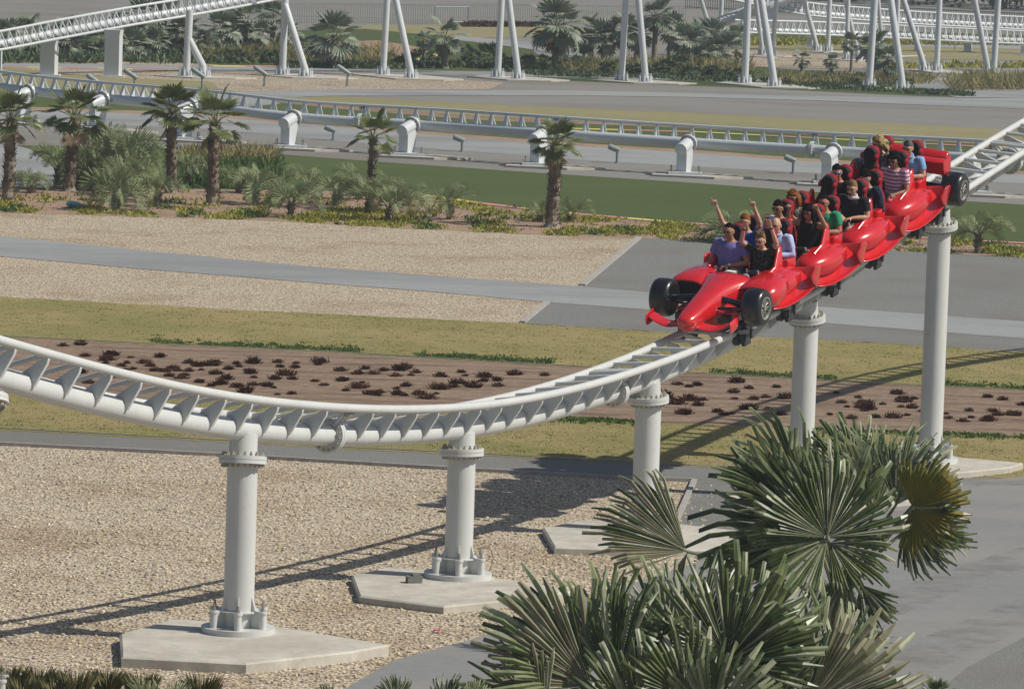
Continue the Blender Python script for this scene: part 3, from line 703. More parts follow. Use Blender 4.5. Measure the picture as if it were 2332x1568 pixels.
def bogie(t, y):
    for s in (-1, 1):
        mb = MB(); x = s * .38
        mb.box((s * .50, y, -.02), (.05, .34, .24)); mb.box((s * .50, y, -.17), (.05, .22, .16)); mb.box((s * .42, y, .10), (.20, .36, .05))
        for dy in (-.11, .11): mb.box((s * .535, y + dy, -.02), (.03, .05, .30))
        b = mb.build('wheel_carrier', M['bogie'], t)
        mb = MB(); mb.disc((x, y - .09, .105), (1, 0, 0), .075, .07, 20); mb.disc((x, y + .11, .105), (1, 0, 0), .075, .07, 20); mb.build('road_wheel', M['bogie'], b, True)
        for dy in (-.16, .16): mb = MB(); mb.disc((s * .505, y + dy, 0), (0, 0, 1), .085, .06, 22); mb.build('side_wheel', M['pu'], b, True)
        mb = MB(); mb.disc((s * .40, y - .10, -.165), (1, 0, 0), .11, .07, 24); mb.disc((s * .40, y + .12, -.15), (1, 0, 0), .09, .07, 24); mb.build('upstop_wheel', M['bogie'], b, True)
def seat(t, sx, y, z0=.26):
    mb = MB(); mb.box((sx, y + .08, z0 + .09), (.38, .40, .20)); mb.build('seat_pan', M['pad'], t)
    half = [(.17, -.02), (.185, .25), (.185, .42), (.165, .54), (.12, .63), (.095, .69), (.098, .75), (.112, .81), (.108, .88), (.080, .925), (.035, .945)]
    def outline(k, dz=0): return [(a * k, b) for a, b in half] + [(-a * k, b) for a, b in reversed(half)]
    def lay(k, yo, ztop=1.0): return [Vector((sx + a * k, y - .17 + yo - b * .11, z0 + b * ztop)) for a, b in outline(1)]
    mb = MB(); A = [lay(.86, .035), lay(1.0, .012), lay(1.0, -.05), lay(.9, -.07)]
    n = len(A[0]); vs = [p for l in A for p in l]; fs = [tuple(range(n - 1, -1, -1)), tuple(3 * n + k for k in range(n))]
    fs += [(i * n + k, i * n + (k + 1) % n, (i + 1) * n + (k + 1) % n, (i + 1) * n + k) for i in range(3) for k in range(n)]
    mb.add(vs, fs); s_ = mb.build('seat_back', M['pad'], t, True, 60)
    mb = MB(); A = [lay(1.0, -.03, 1.0), lay(1.0, -.06, 1.01), lay(1.0, -.11, 1.01), lay(1.0, -.13, 1.0)]
    vs = [Vector((sx + (p.x - sx) * q, p.y, p.z)) for l, q in zip(A, (1.02, 1.08, 1.08, 1.0)) for p in l]; mb.add(vs, fs)
    for s in (-1, 1):                           # padded ears either side of the head and red bolsters down the back
        mb.ball((sx + s * .118, y - .24, z0 + .82), (.034, .07, .05), 12, 8)
        mb.tube([(sx + s * .19, y - .17, z0 + .05), (sx + s * .196, y - .21, z0 + .34), (sx + s * .18, y - .23, z0 + .52), (sx + s * .125, y - .25, z0 + .66)], [.022, .026, .024, .016], 10)
    mb.build('seat_shell', M['redcloth'], t, True, 60)
def lap_bar(t, sx, y):
    mb = MB(); mb.tube([(sx - .17, y + .02, .42), (sx - .15, y + .20, .60), (sx - .06, y + .22, .63), (sx + .06, y + .22, .63), (sx + .15, y + .20, .60), (sx + .17, y + .02, .42)], [.03, .04, .05, .05, .04, .03], 10)
    mb.ball((sx, y + .17, .60), (.16, .09, .05), 14, 8); lb = mb.build('lap_bar', M['black'], t, True, 80)
    mb = MB(); mb.tube([(sx - .09, y + .26, .64), (sx - .09, y + .27, .69)], .016, 8); mb.tube([(sx + .09, y + .26, .64), (sx + .09, y + .27, .69)], .016, 8); mb.build('grip', M['rim'], lb)
def pod(t, s):
    "side pod, flared running board and the cupped fin behind it"
    mb = MB()
    secs = [(.62, .10, .36, .52), (.50, .20, .31, .60), (.30, .27, .27, .645), (.05, .30, .25, .665), (-.22, .29, .25, .665), (-.45, .24, .27, .62), (-.66, .15, .31, .54), (-.78, .06, .36, .46)]
    loft(mb, [section(y, w_, z0, z1, 2.3, 20, s * (.50 + .0 * w_) if y < .4 else s * .48) for y, w_, z0, z1 in secs]); subd(mb.build('side_pod', M['red'], t, True, 80), 1)
    rows = []
    ys = [.62, .50, .34, .10, -.18, -.46, -.70, -.86, -.93]
    ox = [.70, .78, .84, .87, .88, .87, .85, .81, .75]; oz = [.20, .18, .18, .19, .21, .235, .265, .295, .32]
    for y, xo, zo in zip(ys, ox, oz):
        row = []
        for k in range(7):
            u = k / 6; x = .50 + (xo - .50) * u; z = .46 * (1 - u) ** 2.2 + zo * (1 - (1 - u) ** 2.2) + .015 * (u ** 8)
            row.append(Vector((s * x, y - .04 * u, z)))
        rows.append(row)
    mb = MB(); mb.grid(rows); solid(mb.build('running_board', M['red'], t, True, 80), .025, 0, 2)
    rows = []
    P = [(.30, -.74, .14, .50), (.44, -.86, .14, .50), (.58, -.96, .15, .50), (.72, -1.00, .17, .52), (.80, -.96, .21, .54), (.85, -.86, .25, .59), (.87, -.74, .31, .625), (.88, -.63, .38, .64), (.88, -.56, .48, .62)]
    for k in range(6):
        u = k / 5; rows.append([Vector((s * (x + .03 * u * (x > .7)), y + .10 * (1 - u) * (x > .5), z0 + (z1 - z0) * u)) for x, y, z0, z1 in P])
    mb = MB(); mb.grid(rows); solid(mb.build('cupped_fin', M['red'], t, True, 80), .03, 0, 2)
    # red shoulder that rises beside the seat
    mb = MB(); loft(mb, [section(.50, .05, .30, .46, 2, 12, s * .50), section(.30, .06, .30, .66, 2, 12, s * .50), section(.02, .055, .30, .72, 2, 12, s * .50), section(-.14, .045, .34, 1.00, 2, 12, s * .495), section(-.24, .03, .36, .98, 2, 12, s * .49), section(-.32, .02, .36, .7, 2, 12, s * .49)])
    mb.build('seat_shoulder', M['red'], t, True, 80)
    mb = MB(); mb.box((s * .50, -.52, .55), (.10, .30, .34)); mb.box((s * .44, -.30, .70), (.09, .12, .07)); bx = mb.build('grab_block', M['red'], t)
    bv = bx.modifiers.new('b', 'BEVEL'); bv.width = .02; bv.segments = 2
def tub(t, y0, y1):
    mb = MB(); mb.box((0, (y0 + y1) / 2, .075), (1.02, y0 - y1, .05)); mb.box((0, (y0 + y1) / 2, .03), (.62, (y0 - y1) * .98, .05)); mb.build('chassis', M['bogie'], t)
    mb = MB(); loft(mb, [section(y0, .40, .10, .30, 4), section(y0 - .06, .50, .10, .34, 4), section(y1 + .06, .50, .10, .34, 4), section(y1, .42, .10, .30, 4)]); mb.build('body_floor', M['red'], t, True)
RP = .57
def row_parts(t, y):
    for sx in (.255, -.255): seat(t, sx, y); lap_bar(t, sx, y)
    mb = MB(); loft(mb, [section(y + .62, .40, .16, .46, 3), section(y + .55, .44, .16, .50, 3), section(y + .47, .44, .16, .40, 3)]); mb.build('knee_panel', M['red'], t, True)
    for sx in (.40, -.03):
        mb = MB(); mb.box((sx, y + .52, .52), (.13, .09, .05)); b = mb.build('hand_rest', M['red'], t); bv = b.modifiers.new('b', 'BEVEL'); bv.width = .015; bv.segments = 2
def common(t, front=False):
    tub(t, .55, -.98 if True else 0)
    row_parts(t, 0); row_parts(t, -RP)
    for s in (-1, 1): pod(t, s)
    bogie(t, -.55)
def front_extra(t):
    mb = MB(); S = [(2.17, .040, .26, .33), (2.14, .105, .22, .36), (2.03, .150, .195, .405), (1.80, .180, .18, .465), (1.50, .205, .17, .54), (1.20, .235, .16, .61), (.95, .29, .16, .66), (.74, .36, .17, .69), (.58, .46, .17, .70), (.42, .50, .17, .68)]
    loft(mb, [section(y, w_, z0, z1, 2.5, 24) for y, w_, z0, z1 in S]); subd(mb.build('nose_cone', M['red'], t, True, 80), 1)
    for s in (-1, 1):
        # intake cowl: hollow flared duct beside the nose
        secs = []
        for y, cx, w_, z0, z1 in [(.84, .54, .29, .28, .585), (.78, .55, .315, .25, .62), (.66, .56, .32, .235, .645), (.45, .55, .31, .23, .67), (.20, .53, .29, .24, .67), (.0, .50, .22, .27, .62)]:
            secs.append(section(y, w_, z0, z1, 2.6, 24, s * cx))
        inner = [section(.845, .265, .30, .56, 2.6, 24, s * .54), section(.72, .26, .29, .565, 2.6, 24, s * .55), section(.50, .16, .32, .50, 2.6, 24, s * .55)]
        mb = MB(); loft(mb, secs, False); mb.build('intake_cowl', M['red'], t, True, 80)
        mb = MB(); loft(mb, inner, False); loft(mb, [section(.845, .29, .28, .585, 2.6, 24, s * .54), section(.855, .278, .29, .572, 2.6, 24, s * .54), section(.845, .265, .30, .56, 2.6, 24, s * .54)], False)
        o = mb.build('intake_lip', M['red'], t, True, 80)
        mb = MB(); loft(mb, [section(.76, .258, .30, .555, 2.6, 24, s * .55), section(.64, .20, .32, .52, 2.6, 24, s * .55), section(.56, .12, .34, .46, 2.6, 24, s * .55)]); mb.build('intake_mouth', M['black'], t, True)
        wheel(t, s * .745, 1.20, .385)
        mb = MB(); mb.tube([(s * .15, 1.22, .46), (s * .40, 1.21, .43), (s * .60, 1.20, .40)], [.075, .06, .07], 12, sq=(1, .7)); mb.tube([(s * .15, 1.42, .36), (s * .60, 1.24, .36)], .022, 8)
        mb.tube([(s * .15, .95, .36), (s * .60, 1.16, .34)], .022, 8); mb.build('suspension_arm', M['tyre'], t, True)
        mb = MB(); mb.box((s * .34, 1.3, .22), (.14, .5, .10)); mb.build('side_skirt', M['black'], t)
        # front wing half
        rows = []
        for k in range(9):
            u = k / 8; x = .06 + .60 * u; z = .21 - .055 * math.sin(u * math.pi * .9) + .07 * max(0, u - .55) / .45
            rows.append([Vector((s * x, 2.02 - .06 * u - c, z + c * .22 + (.012 if c in (.07,) else 0))) for c in (0, .07, .15, .22)])
        mb = MB(); mb.grid(rows); solid(mb.build('front_wing', M['red'], t, True, 80), .022, 0, 2)
        mb = MB(); rows = [[Vector((s * (.66 + .03 * math.sin(a * 3)), 2.00 - b * .30, .13 + a * .20 + .035 * b)) for b in (0, .33, .66, 1)] for a in (0, .5, 1)]
        mb.grid(rows); solid(mb.build('wing_end_plate', M['red'], t, True, 80), .022, 0, 1)
    mb = MB(); mb.ball((0, 1.98, .21), (.13, .16, .09), 18, 10); mb.build('nose_keel', M['red'], t, True)
    mb = MB(); mb.box((-.02, .50, .70), (.14, .10, .006), Matrix.Rotation(R(4), 3, 'X')); mb.build('white_sticker', M['paper'], t)
    tub(t, 1.35, .56); bogie(t, 1.02)
def rear_extra(t):
    for s in (-1, 1):
        wheel(t, s * .80, -1.22, .40, .275, .33)
        mb = MB(); mb.tube([(s * .10, -1.20, .42), (s * .66, -1.22, .40)], .05, 10); mb.build('axle', M['tyre'], t, True)
        mb = MB(); P = [(-1.26, .46), (-1.20, .62), (-1.16, .83), (-1.48, .86), (-1.48, .68), (-1.38, .58), (-1.35, .46)]
        mb.prism([Vector((s * .60, y, z)) for y, z in P], (1, 0, 0), .05); o = mb.build('rear_wing_end_plate', M['red'], t); bv = o.modifiers.new('b', 'BEVEL'); bv.width = .012; bv.segments = 2
    mb = MB()
    for yy, zz, wd, an in ((-1.22, .77, .18, 8), (-1.40, .81, .15, 22)):
        rows = [[Vector((x, yy - c, zz + math.tan(R(an)) * c + .03 * math.sin(c * 15))) for c in (0, wd * .33, wd * .66, wd)] for x in (-.59, -.3, 0, .3, .59)]
        mb.grid(rows)
    solid(mb.build('rear_wing', M['red'], t, True, 80), .03, 0, 1)
    mb = MB(); mb.box((0, -1.26, .68), (1.17, .03, .18)); mb.build('rear_wing_face', M['red'], t)
    mb = MB(); loft(mb, [section(-.90, .40, .12, .50, 3), section(-1.15, .30, .12, .52, 3), section(-1.45, .16, .14, .46, 3), section(-1.6, .08, .2, .36, 3)]); mb.build('tail', M['bogie'], t, True)
    bogie(t, -1.35)
D1 = min((k * .01 for k in range(3000, 3800)), key=lambda k: abs((PJ(NEAR.rail(k))[0]) - 1694)); CARP = 1.67
def frame(d):
    q, T, B, N = NEAR.at(d + .35); q = NEAR.rail(d + .35) + N * .09
    m_ = Matrix((-B, -T, N)).transposed().to_4x4(); m_.translation = q + T * (-.35); return m_
cl = ['front car of the red train with nose cone, front wing and two fat tyres', 'second car of the red train, between the front car and the third car', 'third car of the red train, its first left seat empty', 'last car of the red train with rear wing and rear tyres']
CARS = []
for k in range(4):
    t = empty('coaster_car', (0, 0, 0), cl[k], 'coaster car', 'cars of the red coaster train')
    common(t)
    if k == 0: front_extra(t)
    if k == 3: rear_extra(t)
    t.matrix_world = frame(D1 + CARP * k); CARS.append(t)
# ------------------------------------------------------------------ riders
def skinmat(name, c):
    mt, nt, b = new_mat(name, 0.5, 0.35); v = coord(nt); f = noise_n(nt, v, 18, 4)
    c2 = tuple(x * 1.18 for x in c); c1 = tuple(x * .86 for x in c)
    nt.links.new(ramp(nt, f, [(.3, c1), (.7, c2)]), b.inputs['Base Color'])
    b.inputs['Subsurface Weight'].default_value = 0.08; b.inputs['Subsurface Radius'].default_value = (.02, .008, .004)
    return mt
def cloth(name, c, stripes=None, axis_sc=60, marks=None):
    mt, nt, b = new_mat(name, 0.85, 0.15); v = coord(nt); f = noise_n(nt, v, 9, 4)
    col = ramp(nt, f, [(.3, tuple(x * .82 for x in c)), (.7, tuple(min(1, x * 1.1) for x in c))])
    if stripes:
        wv = nt.nodes.new('ShaderNodeTexWave'); wv.bands_direction = 'Z'; wv.inputs['Scale'].default_value = 5.5; wv.inputs['Distortion'].default_value = 1.2; nt.links.new(v, wv.inputs['Vector'])
        col = mix(nt, ramp(nt, wv.outputs['Fac'], [(.62, (0, 0, 0)), (.72, (1, 1, 1))]), col, stripes)
    if marks:
        g = noise_n(nt, v, 26, 3, .8); col = mix(nt, ramp(nt, g, [(.52, (0, 0, 0)), (.58, (1, 1, 1))]), col, marks)
    nt.links.new(col, b.inputs['Base Color']); bump(nt, b, noise_n(nt, v, 14, 3), .5, .03)
    return mt
SK = {'light': skinmat('skin_light', (.50, .29, .20)), 'tan': skinmat('skin_tan', (.36, .18, .11)), 'brown': skinmat('skin_brown', (.24, .12, .075))}
HC = {'black': plain('hair_black', (.008, .007, .007, 1), .9, .05), 'brown': plain('hair_brown', (.06, .033, .018, 1), .6), 'red': plain('hair_auburn', (.19, .07, .02, 1), .8, .1, var=.35), 'grey': plain('hair_grey', (.10, .095, .09, 1), .9, .1, var=.4), 'blond': plain('hair_blond', (.30, .22, .10, 1), .8, .1, var=.3), 'sandy': plain('hair_sandy', (.18, .105, .045, 1), .8, .1, var=.4)}
EYE = plain('eye_dark', (.015, .012, .01, 1), .3); LIP = plain('lip', (.22, .055, .05, 1), .5); MOUTH = plain('open_mouth', (.03, .008, .008, 1), .6)
LENS = plain('goggle_lens', (.10, .13, .30, 1), .08, .8); FRAME = plain('glasses_frame', (.10, .012, .012, 1), .3); FRAMEB = plain('glasses_dark', (.015, .015, .015, 1), .3)
JEW = plain('wristband', (.03, .03, .03, 1), .4); SILV = plain('watch_metal', (.55, .55, .55, 1), .25, .5, .8)
def V3(*a): return Vector(a)
def remesh(o, vox, sm=1):
    r = o.modifiers.new('union', 'REMESH'); r.mode = 'VOXEL'; r.voxel_size = vox; r.use_smooth_shade = True
    if sm:
        s_ = o.modifiers.new('smooth', 'SMOOTH'); s_.iterations = sm; s_.factor = .5
    return o
def head_mesh(mb, c, yaw, pitch, k=1.0, jaw=1.0):
    mx = Matrix.Rotation(yaw, 3, 'Z') @ Matrix.Rotation(pitch, 3, 'X'); n0 = len(mb.v)
    def f(d):
        r = 1.0
        if d.z < -.1: r *= 1 - .13 * min(1, (-d.z - .1) * 1.3) * (1 - .35 * max(0, d.y)) / jaw
        r += .05 * math.exp(-((d.z - .30) ** 2) / .02) * max(0, d.y) ** 3
        r -= .06 * math.exp(-((d.z - .10) ** 2) / .012 - (abs(d.x) - .36) ** 2 / .03) * max(0, d.y)
        r += .05 * math.exp(-((d.z + .78) ** 2) / .03) * max(0, d.y)
        return r
    mb.ball((0, 0, 0), (.076, .098, .122), 28, 22, f)
    mb.tube([V3(0, .088, .032), V3(0, .108, -.004), V3(0, .114, -.022), V3(0, .092, -.034)], [.009, .012, .017, .010], 10)
    for s in (-1, 1): mb.ball((s * .079, -.006, -.004), (.012, .022, .034), 8, 6)
    for i in range(n0, len(mb.v)): mb.v[i] = tuple(mx @ (Vector(mb.v[i]) * k) + c)
    return mx
def hand(mb, w, d, nrm, pose, k=1.0, side=1):
    "w wrist, d forearm direction, nrm palm normal; five fingers"
    d = d.normalized(); nrm = (nrm - d * nrm.dot(d)).normalized(); b = d.cross(nrm) * side
    pc = w + d * .045 * k
    n0 = len(mb.v)
    mb.tube([w - d * .01, w + d * .02 * k, pc, w + d * .085 * k], [(.026 * k, .020 * k), (.034 * k, .017 * k), (.040 * k, .016 * k), (.038 * k, .014 * k)], 12, up=nrm)
    L = [.068, .078, .073, .056]
    for i in range(4):
        base = w + d * .080 * k + b * (.028 - .0187 * i) * k
        ln = L[i] * k
        curl = {'open': .25, 'curl': 1.1, 'fist': 2.3, 'point': 0.05 if i == 0 else 2.4, 'claw': .9}[pose] + .07 * i
        pts = [base]; dd = d + b * (.10 - .07 * i) * (1 if pose in ('open', 'claw') else .3)
        dd.normalize()
        for j, fr in enumerate((.45, .32, .23)):
            a = curl * (.5 + .35 * j); q = dd * math.cos(min(a, 2.7)) + nrm * math.sin(min(a, 2.7)); pts.append(pts[-1] + q * ln * fr)
        mb.tube(pts, [.0098 * k, .0095 * k, .0088 * k, .0072 * k], 8)
    tb = w + d * .028 * k + b * .030 * k
    q = (d * .6 + b * .75 + nrm * (.25 if pose in ('open', 'claw') else .7)).normalized()
    p2 = tb + q * .034 * k; q2 = (d * .8 + b * .25 + nrm * (.2 if pose in ('open', 'claw') else .9)).normalized()
    mb.tube([tb, p2, p2 + q2 * .030 * k], [.0135 * k, .011 * k, .0085 * k], 8)
def rider(label, cx, cy, car, sk, hair, shirt, trs, armR, armL, hs='short', longh=False, sleeves='short', specs='frame', yaw=0, build=1.0, legs='short', lean=0.0, scale=.985, hp=('curl', 'curl'), skirtneck=None, mouth=False, extra=None, height=1.0, pitch=0.0):
    """sits at cx, cy of the car. armR / armL = (elbow, wrist); R is the rider's right (+x, left in the photo)"""
    bw = build; ln = lean; H = height
    hip = V3(0, 0, .115); ch = V3(0, -.045 + ln * .5, .40 * H + .02); sh_ = V3(0, -.06 + ln, .52 * H + .02); nk = V3(0, -.045 + ln, .60 * H + .02); hd = V3(0, -.005 + ln * 1.25, .725 * H + .015)
    tor = [V3(0, -.01, .06), hip, V3(0, -.02 + ln * .2, .25 * H), ch, V3(0, -.055 + ln * .9, .49 * H + .02), sh_ + V3(0, 0, .045)]
    tr = [(.145 * bw, .10 * bw), (.165 * bw, .125 * bw), (.145 * bw, .115 * bw * (1.1 if bw > 1.1 else 1)), (.165 * bw, .115 * bw), (.155 * bw, .095 * bw), (.085, .065)]
    shx = .175 * (.5 + .5 * bw)
    S = {1: sh_ + V3(shx, 0, 0), -1: sh_ + V3(-shx, 0, 0)}
    A = {1: armR, -1: armL}
    mb = MB()
    mb.tube(tor, tr, 20, up=(0, 1, 0))
    mb.tube([sh_ + V3(0, 0, .03), nk, hd + V3(0, -.01, -.05)], [.07, .055, .052], 14)
    hmx = head_mesh(mb, hd, yaw, pitch, 1.0)
    for s in (1, -1):
        e, w_ = V3(*A[s][0]), V3(*A[s][1])
        mb.tube([S[s] - V3(s * .05, 0, .01), S[s], S[s].lerp(e, .35), e], [.058, .058 * bw, .050 * bw, .039], 14)
        mb.tube([e, e.lerp(w_, .3), w_], [.040, .041 * min(bw, 1.1), .026], 14)
        d = w_ - e
        nr = V3(0, .25, -1) if w_.z < .45 else V3(0, 1, .1)
        hand(mb, w_, d if w_.z > .45 else (V3(-s * .5, .8, -.15) + d.normalized()), nr, hp[0] if s == 1 else hp[1], 1.0, -1 if w_.z > .45 else 1)
        th0 = V3(s * .085, .02, .10); kn = V3(s * .115, .40, .165); an = V3(s * .105, .48, -.10)
        mb.tube([th0, th0.lerp(kn, .5), kn, kn.lerp(an, .12)], [.085 * bw, .075 * bw, .058, .056], 16)
        mb.tube([kn, kn.lerp(an, .4), an], [.055, .054, .036], 14)
        mb.tube([an, an + V3(0, .10, -.04)], [.04, .034], 10)
    o = mb.build('person', SK[sk]); remesh(o, .0105, 1)
    # clothes
    mb = MB()
    g = .013
    tr2 = [(a + g, b + g) for a, b in tr[:-1]] + [(.10, .075)]
    mb.tube(tor[:-1] + [sh_ + V3(0, 0, .035)], tr2, 22, up=(0, 1, 0))
    for s in (1, -1):
        e, w_ = V3(*A[s][0]), V3(*A[s][1])
        if sleeves == 'none': mb.ball(S[s] - V3(s * .045, 0, 0), (.055, .06, .055), 10, 8); continue
        mb.tube([S[s] - V3(s * .06, 0, .0), S[s], S[s].lerp(e, .35), S[s].lerp(e, .62)], [.070, .074 * bw, .068 * bw, .066 * bw], 14)
        if sleeves == 'long':
            mb.tube([S[s], S[s].lerp(e, .5), e, e.lerp(w_, .5), w_], [.072 * bw, .062 * bw, .056, .048, .038], 14)
    remesh(mb.build('shirt', shirt, o), .014, 2)
    mb = MB()
    if skirtneck == 'collar':
        mb.tube([nk + V3(0, .0, -.045), nk + V3(0, .005, .005)], [.078, .068], 16, cap=False); solid(mb.build('collar', shirt if not isinstance(trs, tuple) else trs[1], o, True), .012)
    mb = MB()
    tm = trs[0] if isinstance(trs, tuple) else trs
    mb.tube([V3(0, -.01, .03), V3(0, 0, .15)], [(.17 * bw, .13 * bw), (.165 * bw, .125 * bw)], 18, up=(0, 1, 0))
    for s in (1, -1):
        th0 = V3(s * .085, .02, .10); kn = V3(s * .115, .40, .165); an = V3(s * .105, .48, -.10)
        if legs == 'short': mb.tube([th0, th0.lerp(kn, .5), th0.lerp(kn, .93)], [.10 * bw, .09 * bw, .080], 16)
        else: mb.tube([th0, th0.lerp(kn, .5), kn, kn.lerp(an, .5), an], [.098 * bw, .086 * bw, .070, .064, .052], 16)
    remesh(mb.build('trousers', tm, o), .014, 1)
    # hair
    rnd = random.Random(hash(label) % 1000 if False else len(label) * 31)
    if hs:
        mb = MB()
        def hf(d):
            k_ = 1.0
            lim = {'short': .42, 'quiff': .46, 'long': .40, 'curly': .38, 'wind': .40, 'crop': .50}.get(hs, .4) + .12 * noise.noise(d * 6)
            # hairline: pull in below the line at the face
            front = d.y > -.05
            cut = lim if d.y > .35 else (lim - .55 * (0.35 - d.y) if d.y > -.45 else -.6)
            if d.z < cut: k_ = .90 - .4 * min(1, (cut - d.z) * 3)
            nz = noise.noise(d * 3.1 + Vector((len(label), 0, 0))) * .09 + noise.noise(d * 10) * .07
            return k_ * (1 + nz)
        sc = {'short': (.084, .106, .133), 'crop': (.080, .102, .127), 'quiff': (.083, .104, .142), 'long': (.095, .115, .138), 'curly': (.104, .112, .145), 'wind': (.096, .118, .145)}[hs]
        mb.ball((0, 0, 0), sc, 26, 18, hf)
        for k_ in range({'crop': 30, 'short': 46}.get(hs, 60)):
            a = R(rnd.uniform(0, 360)); e_ = R(rnd.uniform(28, 90)); d_ = V3(math.cos(a) * math.cos(e_), math.sin(a) * math.cos(e_), math.sin(e_))
            p = V3(d_.x * sc[0], d_.y * sc[1], d_.z * sc[2]) * .97; f_ = {'crop': .5, 'short': 1.0}.get(hs, 1.5)
            mb.tube([p, p + d_ * .012 * f_ + V3(rnd.uniform(-.012, .012), rnd.uniform(-.004, .016), 0) * f_], [.013, .006], 6)
        if hs == 'quiff':
            for k_ in range(14):
                a = rnd.uniform(-.055, .055); y_ = rnd.uniform(-.04, .07)
                mb.tube([V3(a, y_, .11), V3(a * 1.1, y_ + .01, .145), V3(a * 1.25 + rnd.uniform(-.01, .01), y_ + rnd.uniform(-.02, .02), .165 + rnd.uniform(0, .02))], [.018, .013, .004], 6)
        if longh:
            for k_ in range(16):
                a = R(rnd.uniform(150, 390)); r_ = .085
                p = V3(math.cos(a) * r_, math.sin(a) * .09 - .01, .03); q = V3(p.x * 1.25, p.y * 1.1 - .01, -.13 - rnd.random() * .06)
                if hs == 'wind': q = V3(p.x * 1.5 + rnd.uniform(-.02, .02), p.y - .08, -.06 + rnd.uniform(-.06, .12))
                mb.tube([p, p.lerp(q, .5) + V3(rnd.uniform(-.015, .015), 0, 0), q], [.032, .028, .009], 7)
        for i in range(len(mb.v)): mb.v[i] = tuple(hmx @ Vector(mb.v[i]) + hd + hmx @ V3(0, -.008, .004))
        ho = mb.build('hair', HC[hair], o); remesh(ho, .0095, 0)
    # face
    def HP(x, y, z): return hd + hmx @ V3(x, y, z)
    mb = MB()
    for s in (-1, 1): mb.ball(HP(s * .030, .088, .012), (.013, .008, .008), 10, 6)
    mb.build('eyes', EYE, o, True)
    mb = MB()
    for s in (-1, 1): mb.tube([HP(s * .014, .094, .032), HP(s * .046, .082, .034)], [.006, .004], 6)
    mb.build('eyebrows', HC[hair if hair else 'brown'], o, True)
    mb = MB(); mb.ball(HP(0, .091, -.060), (.022, .009, .006 if not mouth else .016), 12, 8); mb.build('mouth', MOUTH if mouth else LIP, o, True)
    if specs:
        mb = MB()
        if specs == 'goggle':
            rows = [[HP(.066 * math.sin(u * 1.25), .045 + .062 * math.cos(u * 1.25), .014 + v_ * .022 * (1 - .35 * abs(u) ** 3)) for u in (-1, -.75, -.5, -.25, 0, .25, .5, .75, 1)] for v_ in (-1, 0, 1)]
            mb.grid(rows); solid(mb.build('goggles', LENS, o, True), .008)
        else:
            for s in (-1, 1):
                ring = [HP(s * .031 + .024 * math.cos(2 * math.pi * k / 12), .104 - .35 * abs(s * .031 + .024 * math.cos(2 * math.pi * k / 12)) * .4, .012 + .016 * math.sin(2 * math.pi * k / 12)) for k in range(13)]
                mb.tube(ring, .0042, 5); mb.tube([HP(s * .055, .09, .018), HP(s * .082, .0, .012)], .004, 5)
            mb.tube([HP(-.01, .106, .016), HP(.01, .106, .016)], .004, 5)
            mb.build('glasses', FRAME if specs == 'frame' else FRAMEB, o)
    if extra:
        for nm, s, mt, fr in extra:
            e, w_ = V3(*A[s][0]), V3(*A[s][1]); p = e.lerp(w_, fr); d = (w_ - e).normalized(); mb = MB()
            mb.tube([p - d * .012, p + d * .012], .034, 14); mb.build(nm, mt, o, True)
    tag(o, label, 'person', 'riders on the red coaster train')
    m_ = CARS[car].matrix_basis @ Matrix.Translation((cx, cy - .06, .425 + (.03 if cy < 0 else 0))) @ Matrix.Rotation(R(-4), 4, 'X') @ Matrix.Scale(scale, 4)
    o.matrix_world = m_
    return o
C = cloth
lapR = ((.25, .02, .27), (.12, .22, .27)); lapL = ((-.25, .02, .27), (-.12, .22, .27))
beR = ((.27, .0, .30), (.08, .20, .33)); beL = ((-.27, .0, .30), (-.08, .20, .33))
xL, xR = .255, -.255
khaki = C('khaki_cloth', (.42, .38, .30)); navy = C('navy_cloth', (.02, .03, .06)); dk = C('dark_cloth', (.02, .02, .024)); jeans = C('jeans', (.10, .16, .27)); pale = C('pale_denim', (.38, .46, .52))
rider('man in purple t-shirt and khaki shorts, hands on his lap, front row left', xL, 0, 0, 'tan', 'black', C('purple_shirt', (.19, .17, .42)), khaki, ((.31, -.02, .26), (.27, .22, .17)), ((-.29, .0, .28), (-.06, .24, .29)), hs='crop', build=1.22, extra=[('watch', -1, SILV, .9)], scale=1.0)
rider('boy with sandy quiff and black t-shirt, both arms raised, front row right', xR, 0, 0, 'light', 'sandy', C('black_tee', (.018, .017, .017), marks=(.07, .065, .06)), pale, ((.30, .04, .64), (.24, .05, .90)), ((-.29, .02, .66), (-.21, .06, .95)), hs='quiff', build=.85, hp=('curl', 'claw'), mouth=True, height=.90, extra=[('wristbands', 1, JEW, .82), ('wristband', -1, JEW, .88)], scale=.96)
rider('red-haired person in blue t-shirt pointing both index fingers at the sky', xL, -RP, 0, 'light', 'red', C('blue_shirt', (.02, .13, .46)), navy, ((.36, .02, .70), (.45, .05, .98)), ((-.27, .02, .74), (-.19, .05, 1.02)), hs='short', hp=('point', 'point'), mouth=True, specs='dark', extra=[('watch', 1, SILV, .92)])
rider('bald man in long-sleeved pale blue shirt, hands folded, second row right', xR, -RP, 0, 'light', None, C('pale_blue_shirt', (.40, .48, .72)), pale, beR, beL, hs=None, sleeves='long', skirtneck='collar', legs='long', build=1.05)
rider('dark-haired person in sleeveless white top, third row left', xL, 0, 1, 'tan', 'black', C('white_top', (.62, .62, .74)), khaki, lapR, lapL, sleeves='none', hs='short', specs='dark')
rider('woman in black sleeveless top smiling with both forearms raised, third row right', xR, 0, 1, 'tan', 'black', C('black_top', (.014, .014, .016)), dk, ((.33, .04, .55), (.27, .12, .80)), ((-.30, .02, .56), (-.19, .10, .86)), sleeves='none', hs='curly', longh=True, hp=('fist', 'fist'), build=.9, mouth=False)
